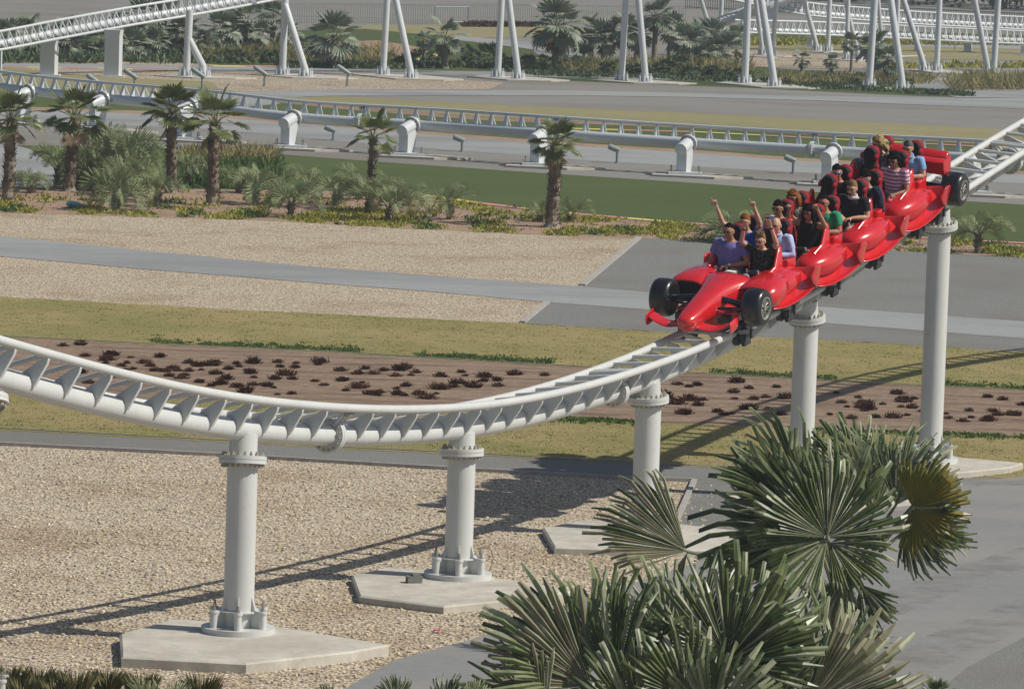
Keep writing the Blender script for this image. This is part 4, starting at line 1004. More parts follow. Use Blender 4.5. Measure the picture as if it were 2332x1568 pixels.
rider('auburn-haired woman in grey patterned top, fourth row left', xL, -RP, 1, 'light', 'red', C('grey_print_top', (.16, .14, .12), marks=(.5, .48, .42)), dk, lapR, ((-.26, .03, .30), (-.10, .18, .48)), sleeves='none', hs='long', longh=True, specs='dark', build=.95)
rider('man in green t-shirt and pale shorts, fourth row right', xR, -RP, 1, 'tan', 'black', C('green_shirt', (.03, .26, .14)), C('pale_shorts', (.35, .42, .40)), beR, beL, hs='crop', build=1.15)
rider('smiling man in black polo shirt holding the bar, fifth row right', xR, 0, 2, 'light', 'sandy', C('black_polo', (.016, .017, .02)), (khaki, C('white_collar', (.6, .6, .6))), beR, beL, hs='short', skirtneck='collar', build=1.15, specs='frame', mouth=True)
rider('dark-haired person in black hoodie and clear goggles looking aside, sixth row left', xL, -RP, 2, 'tan', 'black', C('black_hoodie', (.014, .016, .022)), dk, lapR, lapL, sleeves='long', hs='short', specs='goggle', yaw=R(25))
rider('person in navy sweater with print and goggles, sixth row right', xR, -RP, 2, 'tan', 'black', C('navy_sweater', (.014, .020, .045), marks=(.05, .07, .10)), jeans, ((.25, .04, .26), (.04, .22, .27)), ((-.28, .02, .24), (.0, .23, .24)), sleeves='long', hs='wind', specs='goggle', legs='long', lean=.05, yaw=R(12))
rider('woman in striped t-shirt and pink trousers holding the bar, seventh row right', xR, 0, 3, 'tan', 'black', C('striped_tee', (.62, .50, .58), stripes=(.30, .07, .16)), C('pink_trousers', (.75, .13, .20)), ((.25, .06, .26), (.14, .26, .25)), ((-.25, .06, .26), (-.10, .26, .25)), hs='wind', longh=True, legs='long', specs='dark', pitch=R(-8))
rider('blond woman laughing in grey patterned top, last row left', xL, -RP, 3, 'light', 'blond', C('grey_top', (.10, .10, .11), marks=(.42, .42, .40)), dk, lapR, lapL, hs='wind', longh=True, specs='frame', yaw=R(-30), mouth=True)
rider('grey-haired man in light blue shirt and white trousers, last row right', xR, -RP, 3, 'light', 'grey', C('light_blue_shirt', (.20, .38, .62)), C('white_trousers', (.72, .66, .70)), beR, beL, hs='short', legs='long', build=1.12, skirtneck='collar', mouth=True, extra=[('watch', 1, JEW, .9)])
# ------------------------------------------------------------------ palms and plants
M['bis'] = leafmat('silver_fan_leaf', (.13, .17, .07), (.24, .265, .135), .10, .42, 5)
M['bisg'] = leafmat('green_fan_leaf', (.06, .09, .03), (.135, .165, .06), .14, .36, 5)
M['bisy'] = leafmat('yellowing_fan_leaf', (.14, .16, .03), (.26, .20, .03), .25, .4, 3)
M['bisp'] = leafmat('pale_leaf_strip', (.25, .28, .16), (.38, .38, .25), .12, .5, 5); M['bisd'] = leafmat('dark_leaf_strip', (.04, .065, .02), (.085, .11, .035), .15, .35, 5)
M['bisb'] = leafmat('browning_fan_leaf', (.15, .145, .075), (.26, .24, .15), .12, .5, 3)
M['dryleaf'] = leafmat('dry_leaf', (.22, .15, .09), (.34, .25, .16), .1, .8, 4)
M['petiole'] = plain('petiole', (.20, .20, .12, 1), .6, .3, 0, .25)
M['wash'] = leafmat('palm_green', (.065, .10, .028), (.17, .19, .06), .25, .40, 2.5)
M['pindo'] = leafmat('pindo_grey_green', (.14, .185, .075), (.28, .32, .16), .25, .6, 1.5)
M['farpalm'] = leafmat('far_palm', (.10, .14, .085), (.31, .34, .25), .15, .5, 1.5)
M['farshrub'] = leafmat('far_shrub', (.04, .07, .03), (.12, .16, .07), .2, .7, .6)
M['trunk'] = speck('palm_trunk', (.08, .06, .045), (.24, .19, .14), 14, .95, (.30, .26, .20), .5, 3, .9, .05, (1, 1, .6))
M['trunkfar'] = speck('grey_trunk', (.15, .13, .10), (.28, .25, .20), 8, .95, bmp=.3)
M['cover'] = leafmat('ground_cover', (.20, .21, .03), (.38, .36, .06), .25, .7, 1.5)
M['coverg'] = leafmat('green_cover', (.05, .10, .02), (.11, .17, .035), .25, .7, 1.5)
M['twig'] = plain('dry_twig', (.085, .042, .030, 1), .9, .1, 0, .3)
M['reed'] = leafmat('reed_grass', (.19, .18, .07), (.34, .29, .13), .25, .8, .7)
M['reedg'] = leafmat('green_clump', (.07, .09, .03), (.17, .15, .07), .25, .8, 2)
M['oak'] = leafmat('far_tree_leaf', (.02, .042, .018), (.05, .08, .035), .15, .8, .3)

M['blade'] = leafmat('dry_blade', (.30, .27, .11), (.44, .36, .18), .3, .8, 2)
M['blade2'] = leafmat('green_blade', (.16, .18, .06), (.24, .26, .09), .3, .8, 2)
def fan(mb, H, ax, nr, Rr, nseg, spread, rn, fuse=.5, fold=.32, cup=.18, droop=.10, blunt=.35, jag=.12, taper=1.0, mixm=False):
    "fan leaf: pleated segments joined to fuse*Rr, free beyond"
    ax = ax.normalized(); nr = (nr - ax * nr.dot(ax)).normalized(); bx = ax.cross(nr)
    da = R(spread) / nseg; inner = Rr * .03
    def P(a, r, up_):
        q = r / Rr; s_ = a / (R(spread) / 2)
        z = up_ + cup * Rr * (abs(s_) ** 1.3) * q * q * .9 - droop * Rr * q ** 2.5
        return H + (ax * math.cos(a) + bx * math.sin(a)) * r + nr * z
    for i in range(nseg):
        if mixm and rn.random() < .03: continue
        if mixm: mb.cur = 2 if rn.random() < .18 else (3 if rn.random() < .25 else 0)
        a = -R(spread) / 2 + da * (i + .5) + (rn.uniform(-.22, .22) * da if mixm else 0); s_ = abs(a) / (R(spread) / 2)
        L = Rr * (1 - .22 * s_ ** 2) * (1 - rn.random() * jag); rf = L * fuse * (1 - rn.random() * .15)
        w_ = da / 2; f = fold * rf * math.tan(w_) * 2.2
        tw = w_ * (.95 + .15 * rn.random()); am = a + rn.uniform(-.15, .15) * da
        wt = L * math.tan(w_) * blunt * (.5 + 1.0 * rn.random())
        tip = P(am, L, -rn.random() * (.16 if mixm else .05) * Rr); tb = (ax * -math.sin(am) + bx * math.cos(am)) * wt * .5
        mid = P(am, (rf + L) / 2, rn.uniform(-.015, .015) * Rr)
        wm = (rf + L) / 2 * math.tan(w_) * 1.0 * taper * rn.uniform(.75, 1.15); tm = (ax * -math.sin(am) + bx * math.cos(am)) * wm
        vs = [P(a - w_, inner, 0), P(a, inner, f * .1), P(a + w_, inner, 0),
              P(a - tw, rf, 0), P(a, rf, f), P(a + tw, rf, 0),
              mid - tm, mid + nr * f * .9, mid + tm, tip - tb, tip + nr * f * .2, tip + tb]
        mb.add(vs, [(0, 1, 4, 3), (1, 2, 5, 4), (3, 4, 7, 6), (4, 5, 8, 7), (6, 7, 10, 9), (7, 8, 11, 10)])
def dirv(az, el):
    a, e = R(az), R(el); return Vector((math.cos(a) * math.cos(e), math.sin(a) * math.cos(e), math.sin(e)))
def crown_fans(mb, c, n, pet, Rr, nseg, spread, rn, el0=-35, el1=85, pr=.02, **kw):
    for i in range(n):
        u = (i + .5) / n; el = el1 - (el1 - el0) * u ** .9; az = i * 137.5 + rn.uniform(-15, 15)
        d = dirv(az, el); side = d.cross(Vector((0, 0, 1)))
        if side.length < .1: side = Vector((1, 0, 0))
        nr = side.cross(d).normalized() + Vector((rn.uniform(-.3, .3), rn.uniform(-.3, .3), 0))
        d2 = (d - Vector((0, 0, .35 * (1 - max(0, d.z))))).normalized(); H = c + d * pet * rn.uniform(.85, 1.15)
        mb.cur = 0; fan(mb, H, d2, nr, Rr * rn.uniform(.85, 1.1), nseg, spread, rn, **kw)
        mb.cur = 1; mb.tube([c, c.lerp(H, .5) + Vector((0, 0, .03)), H], [pr, pr * .7, pr * .5], 4, cap=False); mb.cur = 0
def trunk_mesh(h, r0, r1, rn, scales=60, lean=(0, 0), far=False):
    mb = MB(); n = 12; k = 8 if far else 26
    pts = [Vector((lean[0] * (i / k) ** 1.5, lean[1] * (i / k) ** 1.5, h * i / k)) for i in range(k + 1)]
    rad = [(r0 + (r1 - r0) * (i / k) ** .7) * (1 + rn.uniform(-.09, .09)) * (1.25 if i == 0 else 1) for i in range(k + 1)]
    mb.tube(pts, rad, n)
    if not far:
        for i in range(scales):                 # old leaf bases
            t_ = rn.random(); p = pts[int(t_ * k)]; a = rn.random() * 6.28; r = r0 + (r1 - r0) * t_ ** .7
            d = Vector((math.cos(a), math.sin(a), 0)); b = Vector((-d.y, d.x, 0)); q = p + d * r * .9
            mb.add([q - b * .045, q + b * .045, q + d * .085 + Vector((0, 0, .12)) + b * .018, q + d * .085 + Vector((0, 0, .12)) - b * .018, q - b * .03 - Vector((0, 0, .05))], [(0, 1, 2, 3), (4, 1, 0)])
    return mb, pts[-1]
BGRP = 'silver fan palms beyond the middle track'
# --- tall palms in the planting bed
def wash_palm(x, yb, ytop, rpx, lab, seed, lean=0, dead=3, nl=20, w=1.0):
    g = G(x, yb); rn_ = random.Random(seed); h = HT(g, ytop + rpx * .75) ; s_ = F_PX / g.y; Rw = rpx / s_
    t = empty('fan_palm', g, lab, 'palm tree', 'tall fan palms in the planting bed')
    mb, top = trunk_mesh(h, .165 * w, .12 * w, rn_, 190, (lean, 0)); mb.build('trunk', M['trunk'], t)
    mb = MB(); crown_fans(mb, top, int(nl * .85), Rw * .56, Rw * .50, 22, 225, rn_, -28, 82, .02, fuse=.55, blunt=.08, jag=.2, droop=.16, cup=.3, taper=.9)
    mb.build('crown', [M['wash'], M['petiole']], t)
    mb = MB()
    for i in range(dead):
        d = dirv(rn_.uniform(0, 360), -62); H = top + d * Rw * .35; fan(mb, H, (d + Vector((0, 0, -1))).normalized(), dirv(rn_.uniform(0, 360), 10), Rw * .5, 14, 90, rn_, fuse=.4, blunt=.05, droop=.3)
    if dead: mb.build('dead_leaves', M['dryleaf'], t)
    mb = MB(); rr = random.Random(seed + 5)
    for i in range(50):
        a = rr.random() * 6.28; z = top.z - rr.random() * .35; d = Vector((math.cos(a), math.sin(a), 0)); b = Vector((-d.y, d.x, 0)) * .02; q = Vector((top.x, top.y, z)) + d * .10 * w
        mb.add([q - b, q + b, q + d * .10 + Vector((0, 0, .28 * rr.random() + .1)) + b * .3], [(0, 1, 2)])
    mb.build('boot_fibres', M['petiole'], t)
wash_palm(18, 458, 212, 82, 'tall fan palm at the left edge, trunk partly cut off', 1, .05, 3)
wash_palm(158, 436, 204, 88, 'second tall fan palm from the left, leaves hanging at its left', 2, .12, 4)
wash_palm(390, 440, 200, 82, 'tall fan palm with the fullest dark crown, close left of another', 3, -.05, 2, 24)
wash_palm(483, 468, 212, 92, 'tall fan palm with sparse spreading leaves, nearest of the left ones', 4, .02, 4, 15, 1.1)
wash_palm(845, 480, 262, 72, 'shorter fan palm with a small crown and thin dark trunk', 5, 0, 1, 15, .6)
wash_palm(1257, 518, 278, 72, 'lone fan palm with thick shaggy trunk in the middle of the bed', 6, .05, 5, 19, 1.15)
# shaggy foot of the lone palm
# --- pindo palms (feather leaves)
def frond_mesh(L, rn_, nl=34, arch=1.0):
    mb = MB(); pts = []; p = Vector((0, 0, 0)); el = R(rn_.uniform(62, 80)); k = 14
    for i in range(k + 1):
        pts.append(p.copy()); e = el - arch * R(125) * (i / k) ** 1.35; p = p + Vector((math.cos(e), 0, math.sin(e))) * L / k
    mb.cur = 1; mb.tube(pts, [.014 * (1 - .85 * i / k) + .002 for i in range(k + 1)], 4, cap=False); mb.cur = 0
    for i in range(nl):
        u = .22 + .78 * (i + .5) / nl; q = u * k; i0 = min(int(q), k - 1); b = pts[i0].lerp(pts[i0 + 1], q - i0); T = (pts[i0 + 1] - pts[i0]).normalized()
        N = Vector((-T.z, 0, T.x)); ll = L * .34 * math.sin(math.pi * min(1, .18 + u * .82)) ** .7
        for s in (-1, 1):
            d = (T * .75 + Vector((0, s, 0)) * .65 + N * rn_.uniform(.15, .55)).normalized(); e = b + d * ll; e2 = e + (d * .3 - Vector((0, 0, .35))) * ll * .5
            wv = (T.cross(d)).cross(d).normalized() * .0065
            mb.add([b - wv, b + wv, e + wv, e - wv, e2], [(0, 1, 2, 3), (3, 2, 4)])
    return mb.mesh('frond')
RNF = random.Random(77)
FR = [frond_mesh(1.0, RNF, 30, a) for a in (.95, 1.1, .8, 1.25)]
def merge_fronds(n, L, rn_, el_spread=70):
    mb = MB()
    for i in range(n):
        me = rn_.choice(FR); az = i * 137.5 + rn_.uniform(-12, 12); k = rn_.uniform(.8, 1.15) * L; tilt = R(8 + el_spread * .5 * (i / n) - 12)
        mx = Matrix.Rotation(R(az), 4, 'Z') @ Matrix.Rotation(tilt, 4, 'Y') @ Matrix.Rotation(rn_.uniform(-.3, .3), 4, 'X') @ Matrix.Scale(k, 4)
        b = len(mb.v); mb.v += [tuple(mx @ v.co) for v in me.vertices]
        for p in me.polygons: mb.f.append(tuple(v + b for v in p.vertices)); mb.m.append(p.material_index)
    return mb
PV = []
for s_ in range(4):
    PV.append(merge_fronds([15, 12, 18, 10][s_], 1.0, random.Random(s_ + 50)).mesh('pindo_crown'))
    PV[-1].materials.append(M['pindo']); PV[-1].materials.append(M['petiole'])
def pindo(x, yb, wpx, hpx, lab, var, th=.25, seed=0):
    g = G(x, yb); s_ = F_PX / g.y; rn_ = random.Random(seed + int(x)); t = empty('pindo_palm', g, lab, 'palm', 'low feather palms in the planting bed')
    mb, top = trunk_mesh(th, .085, .07, rn_, 24); mb.build('trunk', M['trunk'], t)
    o = link('crown', PV[var], None, t); k = wpx / s_ / 1.25; kz = (hpx / s_ - th) / .82
    o.location = top; o.scale = (k, k, kz); o.rotation_euler = (rn_.uniform(-.08, .08), rn_.uniform(-.08, .08), rn_.random() * 6.28)
for i, (x, yb, wp, hp, v, th, lab) in enumerate([
    (70, 440, 75, 75, 1, .1, 'low feather palm beside the leftmost tall palm trunk'),
    (130, 425, 90, 125, 1, .5, 'feather palm with long bare stems left of the second tall palm'),
    (262, 480, 120, 130, 2, .28, 'big bushy feather palm at the front of the bed, dark stump foot'),
    (205, 434, 100, 140, 0, .35, 'feather palm behind the big bushy one, left side'), (270, 420, 120, 165, 0, .5, 'tall feather palm at the back of the dense group'),
    (320, 415, 100, 130, 2, .5, 'feather palm at the back left of the fullest crowned palm'), (357, 472, 80, 100, 1, .3, 'feather palm with thin crown and dark stump between the tall palms'),
    (430, 425, 90, 100, 1, .3, 'feather palm between the two close tall palms'), (300, 445, 110, 110, 0, .3, 'feather palm just behind the big bushy one, right side'),
    (172, 430, 60, 60, 3, .2, 'small feather palm at the foot of the second tall palm'), (235, 405, 100, 120, 3, .4, 'feather palm at the very back of the dense group'),
    (583, 466, 105, 105, 0, .28, 'feather palm with round grey crown right of the sparse tall palm'), (662, 494, 110, 100, 0, .28, 'drooping feather palm at the front of the bed'),
    (765, 468, 95, 95, 1, .3, 'feather palm behind the drooping front one'), (700, 440, 80, 70, 3, .2, 'small feather palm at the back between two others'),
    (838, 486, 120, 110, 0, .32, 'feather palm under the short-crowned fan palm, pale stump'), (886, 505, 135, 112, 1, .34, 'feather palm with wide grey arching crown at the front'),
    (815, 455, 90, 90, 3, .3, 'feather palm behind the short-crowned fan palm'), (1024, 500, 95, 92, 3, .36, 'isolated feather palm with few arching fronds'),
    (1300, 505, 80, 70, 3, .1, 'small feather palm at the right foot of the lone fan palm'), (1232, 505, 60, 50, 3, .1, 'small tuft palm at the left foot of the lone fan palm'),
    (1690, 552, 150, 82, 2, .15, 'feather palm seen behind the riders with raised arms'), (2226, 576, 120, 105, 3, .42, 'isolated feather palm at the right edge beyond the last column'),
    (925, 470, 70, 70, 3, .2, 'faint feather palm behind the wide grey one'), (545, 440, 80, 70, 3, .2, 'low feather palm just right of the sparse tall palm')]):
    pindo(x, yb, wp, hp, lab, v, th, i)
# --- ground cover
def tuft(mb, g, r, h, n, rn_, wd=.02):
    for _ in range(n):
        a = rn_.random() * 6.28; rr = r * math.sqrt(rn_.random()); p = g + Vector((math.cos(a) * rr, math.sin(a) * rr, 0)); d = Vector((rn_.uniform(-1, 1), rn_.uniform(-1, 1), rn_.uniform(.3, 1.3))).normalized()
        b = d.orthogonal().normalized(); b = (Matrix.Rotation(rn_.random() * 6.28, 3, d) @ b) * wd; l = h * rn_.uniform(.5, 1.2)
        mb.add([p - b * .6, p + b * .6, p + d * l * .6 + b, p + d * l, p + d * l * .6 - b], [(0, 1, 2, 3, 4)])
rn = random.Random(12); mb = MB()
for _ in range(2300):
    x = rn.uniform(-60, 2420); t_, b_ = yat(ext(B1t), x), yat(ext(B1b), x); u = 1 - abs(rn.gauss(0, .30)); u = max(.02, min(1.0, u))
    if x > 1000: u = rn.uniform(.0, 1.0)
    nz = noise.noise(Vector((x * .012, u * 2.2, 3)))
    if nz < -.05 or (x < 540 and rn.random() < .45): continue
    mb.cur = 1 if noise.noise(Vector((x * .02, u * 3, 9))) > .28 else 0
    tuft(mb, G(x, t_ + (b_ - t_) * u + rn.uniform(-1, 2)), .22, .13, 16, rn, .022)
mb2 = MB()
for _ in range(900):
    x = rn.uniform(-60, 2420); t_, b_ = yat(ext(B1t), x), yat(ext(B1b), x); tuft(mb2, G(x, t_ + (b_ - t_) * rn.uniform(.03, .9)), .3, .06, 7, rn, .012)
tag(mb2.build('leaf_litter', M['dryleaf']), 'dry leaf litter on the sandy soil of the palm bed', 'litter', kind='stuff')
tag(mb.build('ground_cover', [M['cover'], M['coverg']]), 'yellow-green creeping ground cover along the front of the palm bed', 'ground cover', kind='stuff')
mb = MB()
for _ in range(420):
    x = rn.uniform(420, 640); y = rn.uniform(372, 430); tuft(mb, G(x, y), .25, .35, 10, rn, .02)
tag(mb.build('green_tufts', M['coverg']), 'bright green grass tufts behind the feather palms', 'grass', kind='stuff')
mb = MB()
for _ in range(500):
    x = rn.uniform(425, 620); y = rn.uniform(350, 372); tuft(mb, G(x, y), .25, .45, 8, rn, .015)
tag(mb.build('ornamental_grass', M['reed']), 'brownish ornamental grass behind the sparse tall palm', 'grass', kind='stuff')
# dark green and tan tufts along the two dry grass strips
mb = MB()
for line, x0, x1, n in ((D_B, 340, 560, 90), (D_B, 560, 820, 120), (D_B, 950, 1260, 160), (D_B, 1620, 1900, 130), (D_B, 2150, 2400, 90), (D_A, 1180, 1500, 150), (D_A, 1800, 2360, 200)):
    for _ in range(n):
        x = rn.uniform(x0, x1); off = -abs(rn.gauss(0, 5)) - 1 if line is D_B else abs(rn.gauss(0, 5)) + 1
        mb.cur = 0; tuft(mb, G(x, yat(line, x) + off), .12, .07, 12, rn, .012)
tag(mb.build('green_fringe', M['coverg']), 'darker green fringe of grass along the bare soil strip', 'grass', kind='stuff')
mb = MB()
for _ in range(5200):
    x = rn.uniform(-40, 2380)
    if rn.random() < .5: y = rn.uniform(yat(ext(G_B), x) + 2, yat(ext(D_B), x) - 2)
    else: y = rn.uniform(yat(ext(D_A), x) + 2, yat(ext(G_A), x) - 1)
    mb.cur = rn.choice((1, 1, 2)); tuft(mb, G(x, y, .008), .14, .03, 6, rn, .007)
tag(mb.build('dry_grass_blades', [M['cover'], M['blade'], M['blade2']]), 'short dry grass blades on the two mown strips', 'grass', kind='stuff')
# --- dried shrubs on the bare soil
shr = []
for s_ in range(5):
    mb = MB(); r_ = random.Random(s_ + 300)
    for _ in range(150):
        p = Vector((r_.gauss(0, .075), r_.gauss(0, .06), 0)); d = Vector((r_.uniform(-1, 1) + p.x * 6, r_.uniform(-1, 1) + p.y * 6, r_.uniform(.4, 1.3))).normalized(); l = r_.uniform(.06, .14); m1 = p + d * l * .6; e = p + d * l + Vector((0, 0, -.01)); b = d.orthogonal().normalized() * .006
        mb.add([p - b, p + b, m1 + b * 1.5, e, m1 - b * 1.5], [(0, 1, 2, 3, 4)])
        b2 = d.cross(b).normalized() * .008; mb.add([m1 - b2, m1 + b2, e + b * 4], [(0, 1, 2)])
    me = mb.mesh('dried_shrub'); me.materials.append(M['twig']); shr.append(me)
P4 = [(410,238),(520,230),(555,305),(725,300),(705,325),(850,315),(690,350),(825,350),(790,370),(865,390),(940,350),(975,370),(1010,400),(1130,385),(1100,435),(1200,430),(1230,350),(1290,370),(1310,395),(1365,365),(1300,475),(1400,420),(1490,390),(1475,455),(1540,355),(1540,505),(1650,350),(1650,445),(1700,490),(1780,510),(1790,455),(1900,455),(1810,345),(1820,375),(1930,350),(1920,380),(2070,360),(2050,470),(2110,495),(2220,400),(2230,465),(2250,530),(1900,550),(1150,400),(1070,405),(1180,450),(1740,500),(1650,495)]
P5 = [(50,400),(165,420),(210,387),(265,420),(330,400),(410,435),(475,385),(510,430),(700,437),(865,433),(985,440),(1180,425),(60,465),(195,478),(810,480),(985,468),(1070,463),(780,505),(690,517),(80,530),(235,550),(420,545),(550,540),(460,560),(670,550),(1080,500),(1380,430),(2180,575),(2235,610),(2310,590),(2260,487),(560,555),(700,520)]
P6 = [(75,990),(150,1005),(205,993),(465,975),(720,1008),(20,1078),(75,1115),(155,1092),(230,1090),(215,1125),(540,1015),(440,1040),(450,1083),(570,1085),(340,1168),(430,1180),(540,1148),(665,1150),(750,1187),(1110,1045),(1145,1108),(1180,1135),(1300,1120),(1290,1160),(1410,1118),(1550,1097),(1530,1135),(1600,1140),(1070,1185),(1215,1210),(1370,1203),(1480,1205),(1570,1190),(1825,1180),(1840,1210),(1935,1230),(1990,1205),(2100,1225),(2160,1190),(2130,1165),(2290,1185),(1260,1140),(1320,1150)]
pts = [(x / 2.857, (y / 1.666 + 1200) * .583) for x, y in P4] + [((1300 + x / 1.666) * .583, (y / 1.666 + 1200) * .583) for x, y in P5] + [((2600 + x / 1.666) * .583, (y / 1.666 + 900) * .583) for x, y in P6]
rn = random.Random(8)
for _ in range(60):
    x = rn.uniform(40, 2330); t_, b_ = yat(D_B, x), yat(D_A, x); pts.append((x, t_ + (b_ - t_) * (.18 + .64 * rn.random()) - 4))
for x, y in pts:
    g = G(x, y + 5, .004); o = bpy.data.objects.new('dried_shrub', rn.choice(shr)); COL.objects.link(o); o.location = g
    k = rn.choice((.30, .42, .5, .68)) * rn.uniform(.85, 1.15); o.scale = (k * 1.15, k * 1.15, k * 1.7); o.rotation_euler = (0, 0, rn.random() * 6.28)
    zone = 'left of the first column' if x < 560 else ('beyond the lowest dip' if x < 1300 else ('between the middle column and the train' if x < 1800 else 'right of the fourth column'))
    tag(o, 'low dried brown shrub on bare soil ' + zone, 'dried shrub', 'dried shrubs on the bare soil strip')
# --- clumps of grass along the bottom left
for i, (x, y, k, lab) in enumerate([(14, 1585, 1.0, 'grass clump in the bottom left corner'), (86, 1580, .85, 'upright grass clump, second from the left at the bottom edge'), (128, 1600, .8, 'low grass clump at the bottom edge between two taller ones'), (170, 1592, .9, 'brown-tipped grass clump at the bottom edge left of the footing corner'), (245, 1578, .75, 'grass clump right at the left corner of the big footing'), (322, 1590, .8, 'thin grass clump in front of the big footing'), (460, 1600, .9, 'grass clump beside the small leaf at the bottom edge'), (50, 1600, .8, 'short grass clump next to the corner clump')]):
    rn_ = random.Random(i + 40); mb = MB(); n = 240
    for _ in range(n):
        a = rn_.random() * 6.28; rr = .12 * math.sqrt(rn_.random()); p = Vector((math.cos(a) * rr, math.sin(a) * rr, 0)); d = (Vector((math.cos(a), math.sin(a), 0)) * rn_.uniform(.05, .5) + Vector((0, 0, 1))).normalized(); l = rn_.uniform(.2, .42) * k; b = Vector((-math.sin(a), math.cos(a), 0)) * .004
        mb.cur = rn_.choice((0, 0, 1)); mb.add([p - b, p + b, p + d * l * .6 + b * .9, p + d * l + Vector((math.cos(a), math.sin(a), 0)) * .05, p + d * l * .6 - b * .9], [(0, 1, 2, 3, 4)])
    o = mb.build('grass_clump', [M['reedg'], M['reed']]); o.location = G(x, y); tag(o, lab, 'grass clump', 'grass clumps along the bottom left')
# --- big foreground fan palms, leaf by leaf
def img_dir(th, toward):
    "direction seen at image angle th (deg, 0 = right, 90 = up); toward = degrees out of the picture towards us"
    a, e = R(th), R(toward); return (Rt * math.cos(a) + Up * math.sin(a)) * math.cos(e) - Fw * math.sin(e)
def big_leaf(root, base, hx, hy, dep, th, toward, roll, rpx, nseg, spread, mat, seed, **kw):
    rn_ = random.Random(seed); H = D(hx, hy, dep); s_ = F_PX / dep; Rr = rpx / s_ * (1.15 if 30 < seed < 45 or 10 < seed < 14 else 1.0)
    ax = img_dir(th, toward); nr = -Fw - ax * (-Fw).dot(ax); nr.normalize(); nr = Matrix.Rotation(R(roll), 3, ax) @ nr
    mb = MB(); fan(mb, H - root.location, ax, nr, Rr, int(nseg * 1.15), spread, rn_, **kw)
    mb.cur = 1; b = base - root.location; h = H - root.location; md = b.lerp(h, .5) + Vector((0, 0, .12))
    mb.tube([b, md, h, h + ax * Rr * .30, h + ax * Rr * .5], [.032, .024, .018, .012, .004], 6)
    return mb.build('leaf', [M[mat], M['petiole'], M['bisp'], M['bisd']], root)
def hang_leaf(root, p, n, Rr, seed, mat='dryleaf'):
    rn_ = random.Random(seed)
    for i in range(n):
        mb = MB(); d = dirv(rn_.uniform(0, 360), -55); H = p + d * .35; fan(mb, H, dirv(rn_.uniform(0, 360), -75), dirv(rn_.uniform(0, 360), 15), Rr, 18, 100, rn_, fuse=.5, blunt=.2, droop=.2); mb.build('dead_leaf', M[mat], root)
gA = G(1905, 1515); rA = empty('silver_fan_palm', gA, 'large silver-green fan palm in front of the road, its crown spread wide at lower right', 'palm tree')
bA = Vector((gA.x, gA.y, .75)); dA = gA.y
mb, tp = trunk_mesh(.8, .20, .17, random.Random(3), 70); mb.build('trunk', M['trunk'], rA)
kw = dict(fuse=.74, fold=.55, blunt=1.05, jag=.30, cup=.45, droop=.22, mixm=True)
for a in [
    (1845, 1165, dA + .5, 128, 5, 35, 250, 27, 110, 'bis', 11), (1862, 1190, dA + .3, 150, -5, -30, 245, 27, 120, 'bis', 12), (1838, 1205, dA + .15, 178, 15, 30, 235, 25, 120, 'bisg', 13),
    (1883, 1223, dA - .35, 80, 12, 10, 235, 40, 190, 'bisg', 14), (1883, 1226, dA - .3, 200, 20, 20, 230, 27, 110, 'bisg', 15), (1890, 1235, dA - .25, -25, 25, -20, 170, 27, 120, 'bisg', 16),
    (1990, 1170, dA + .6, 100, 0, 40, 235, 27, 90, 'bis', 17), (2040, 1150, dA + .4, 70, 5, -35, 215, 27, 95, 'bis', 18), (2079, 1150, dA + .1, 48, 10, -25, 150, 20, 80, 'bisb', 19),
    (2079, 1155, dA - .2, 0, 15, 10, 140, 35, 236, 'bisy', 20), (2060, 1185, dA, -38, 10, 25, 175, 35, 130, 'bisg', 21), (2070, 1200, dA + .2, -10, -5, -20, 165, 24, 90, 'bisg', 22),
    (1563, 1254, dA - .1, 152, 5, 25, 255, 27, 100, 'bisb', 23), (1566, 1256, dA - .1, 252, 0, 70, 95, 14, 60, 'bisb', 24),
    (1930, 1300, dA - .4, 250, 10, 30, 150, 20, 80, 'bisg', 25), (1960, 1330, dA - .1, -60, 5, 20, 120, 19, 90, 'bisg', 26), (1800, 1250, dA + .1, 215, 5, -15, 170, 22, 90, 'bisg', 27), (1950, 1110, dA + .8, 88, -10, 10, 190, 24, 110, 'bis', 28)]:
    big_leaf(rA, bA, a[0], a[1], a[2], a[3], a[4], a[5], a[6], a[7], a[8], a[9], a[10], **dict(kw, mixm=a[9] != 'bisy'))
hang_leaf(rA, Vector((0, 0, .75)), 5, .55, 90)
gB = G(1530, 1700); rB = empty('silver_fan_palm', gB, 'blue-grey fan palm filling the bottom centre, its trunk below the picture', 'palm tree')
bB = Vector((gB.x, gB.y, .35)); dB = gB.y
mb, tp = trunk_mesh(.4, .2, .18, random.Random(5), 40); mb.build('trunk', M['trunk'], rB)
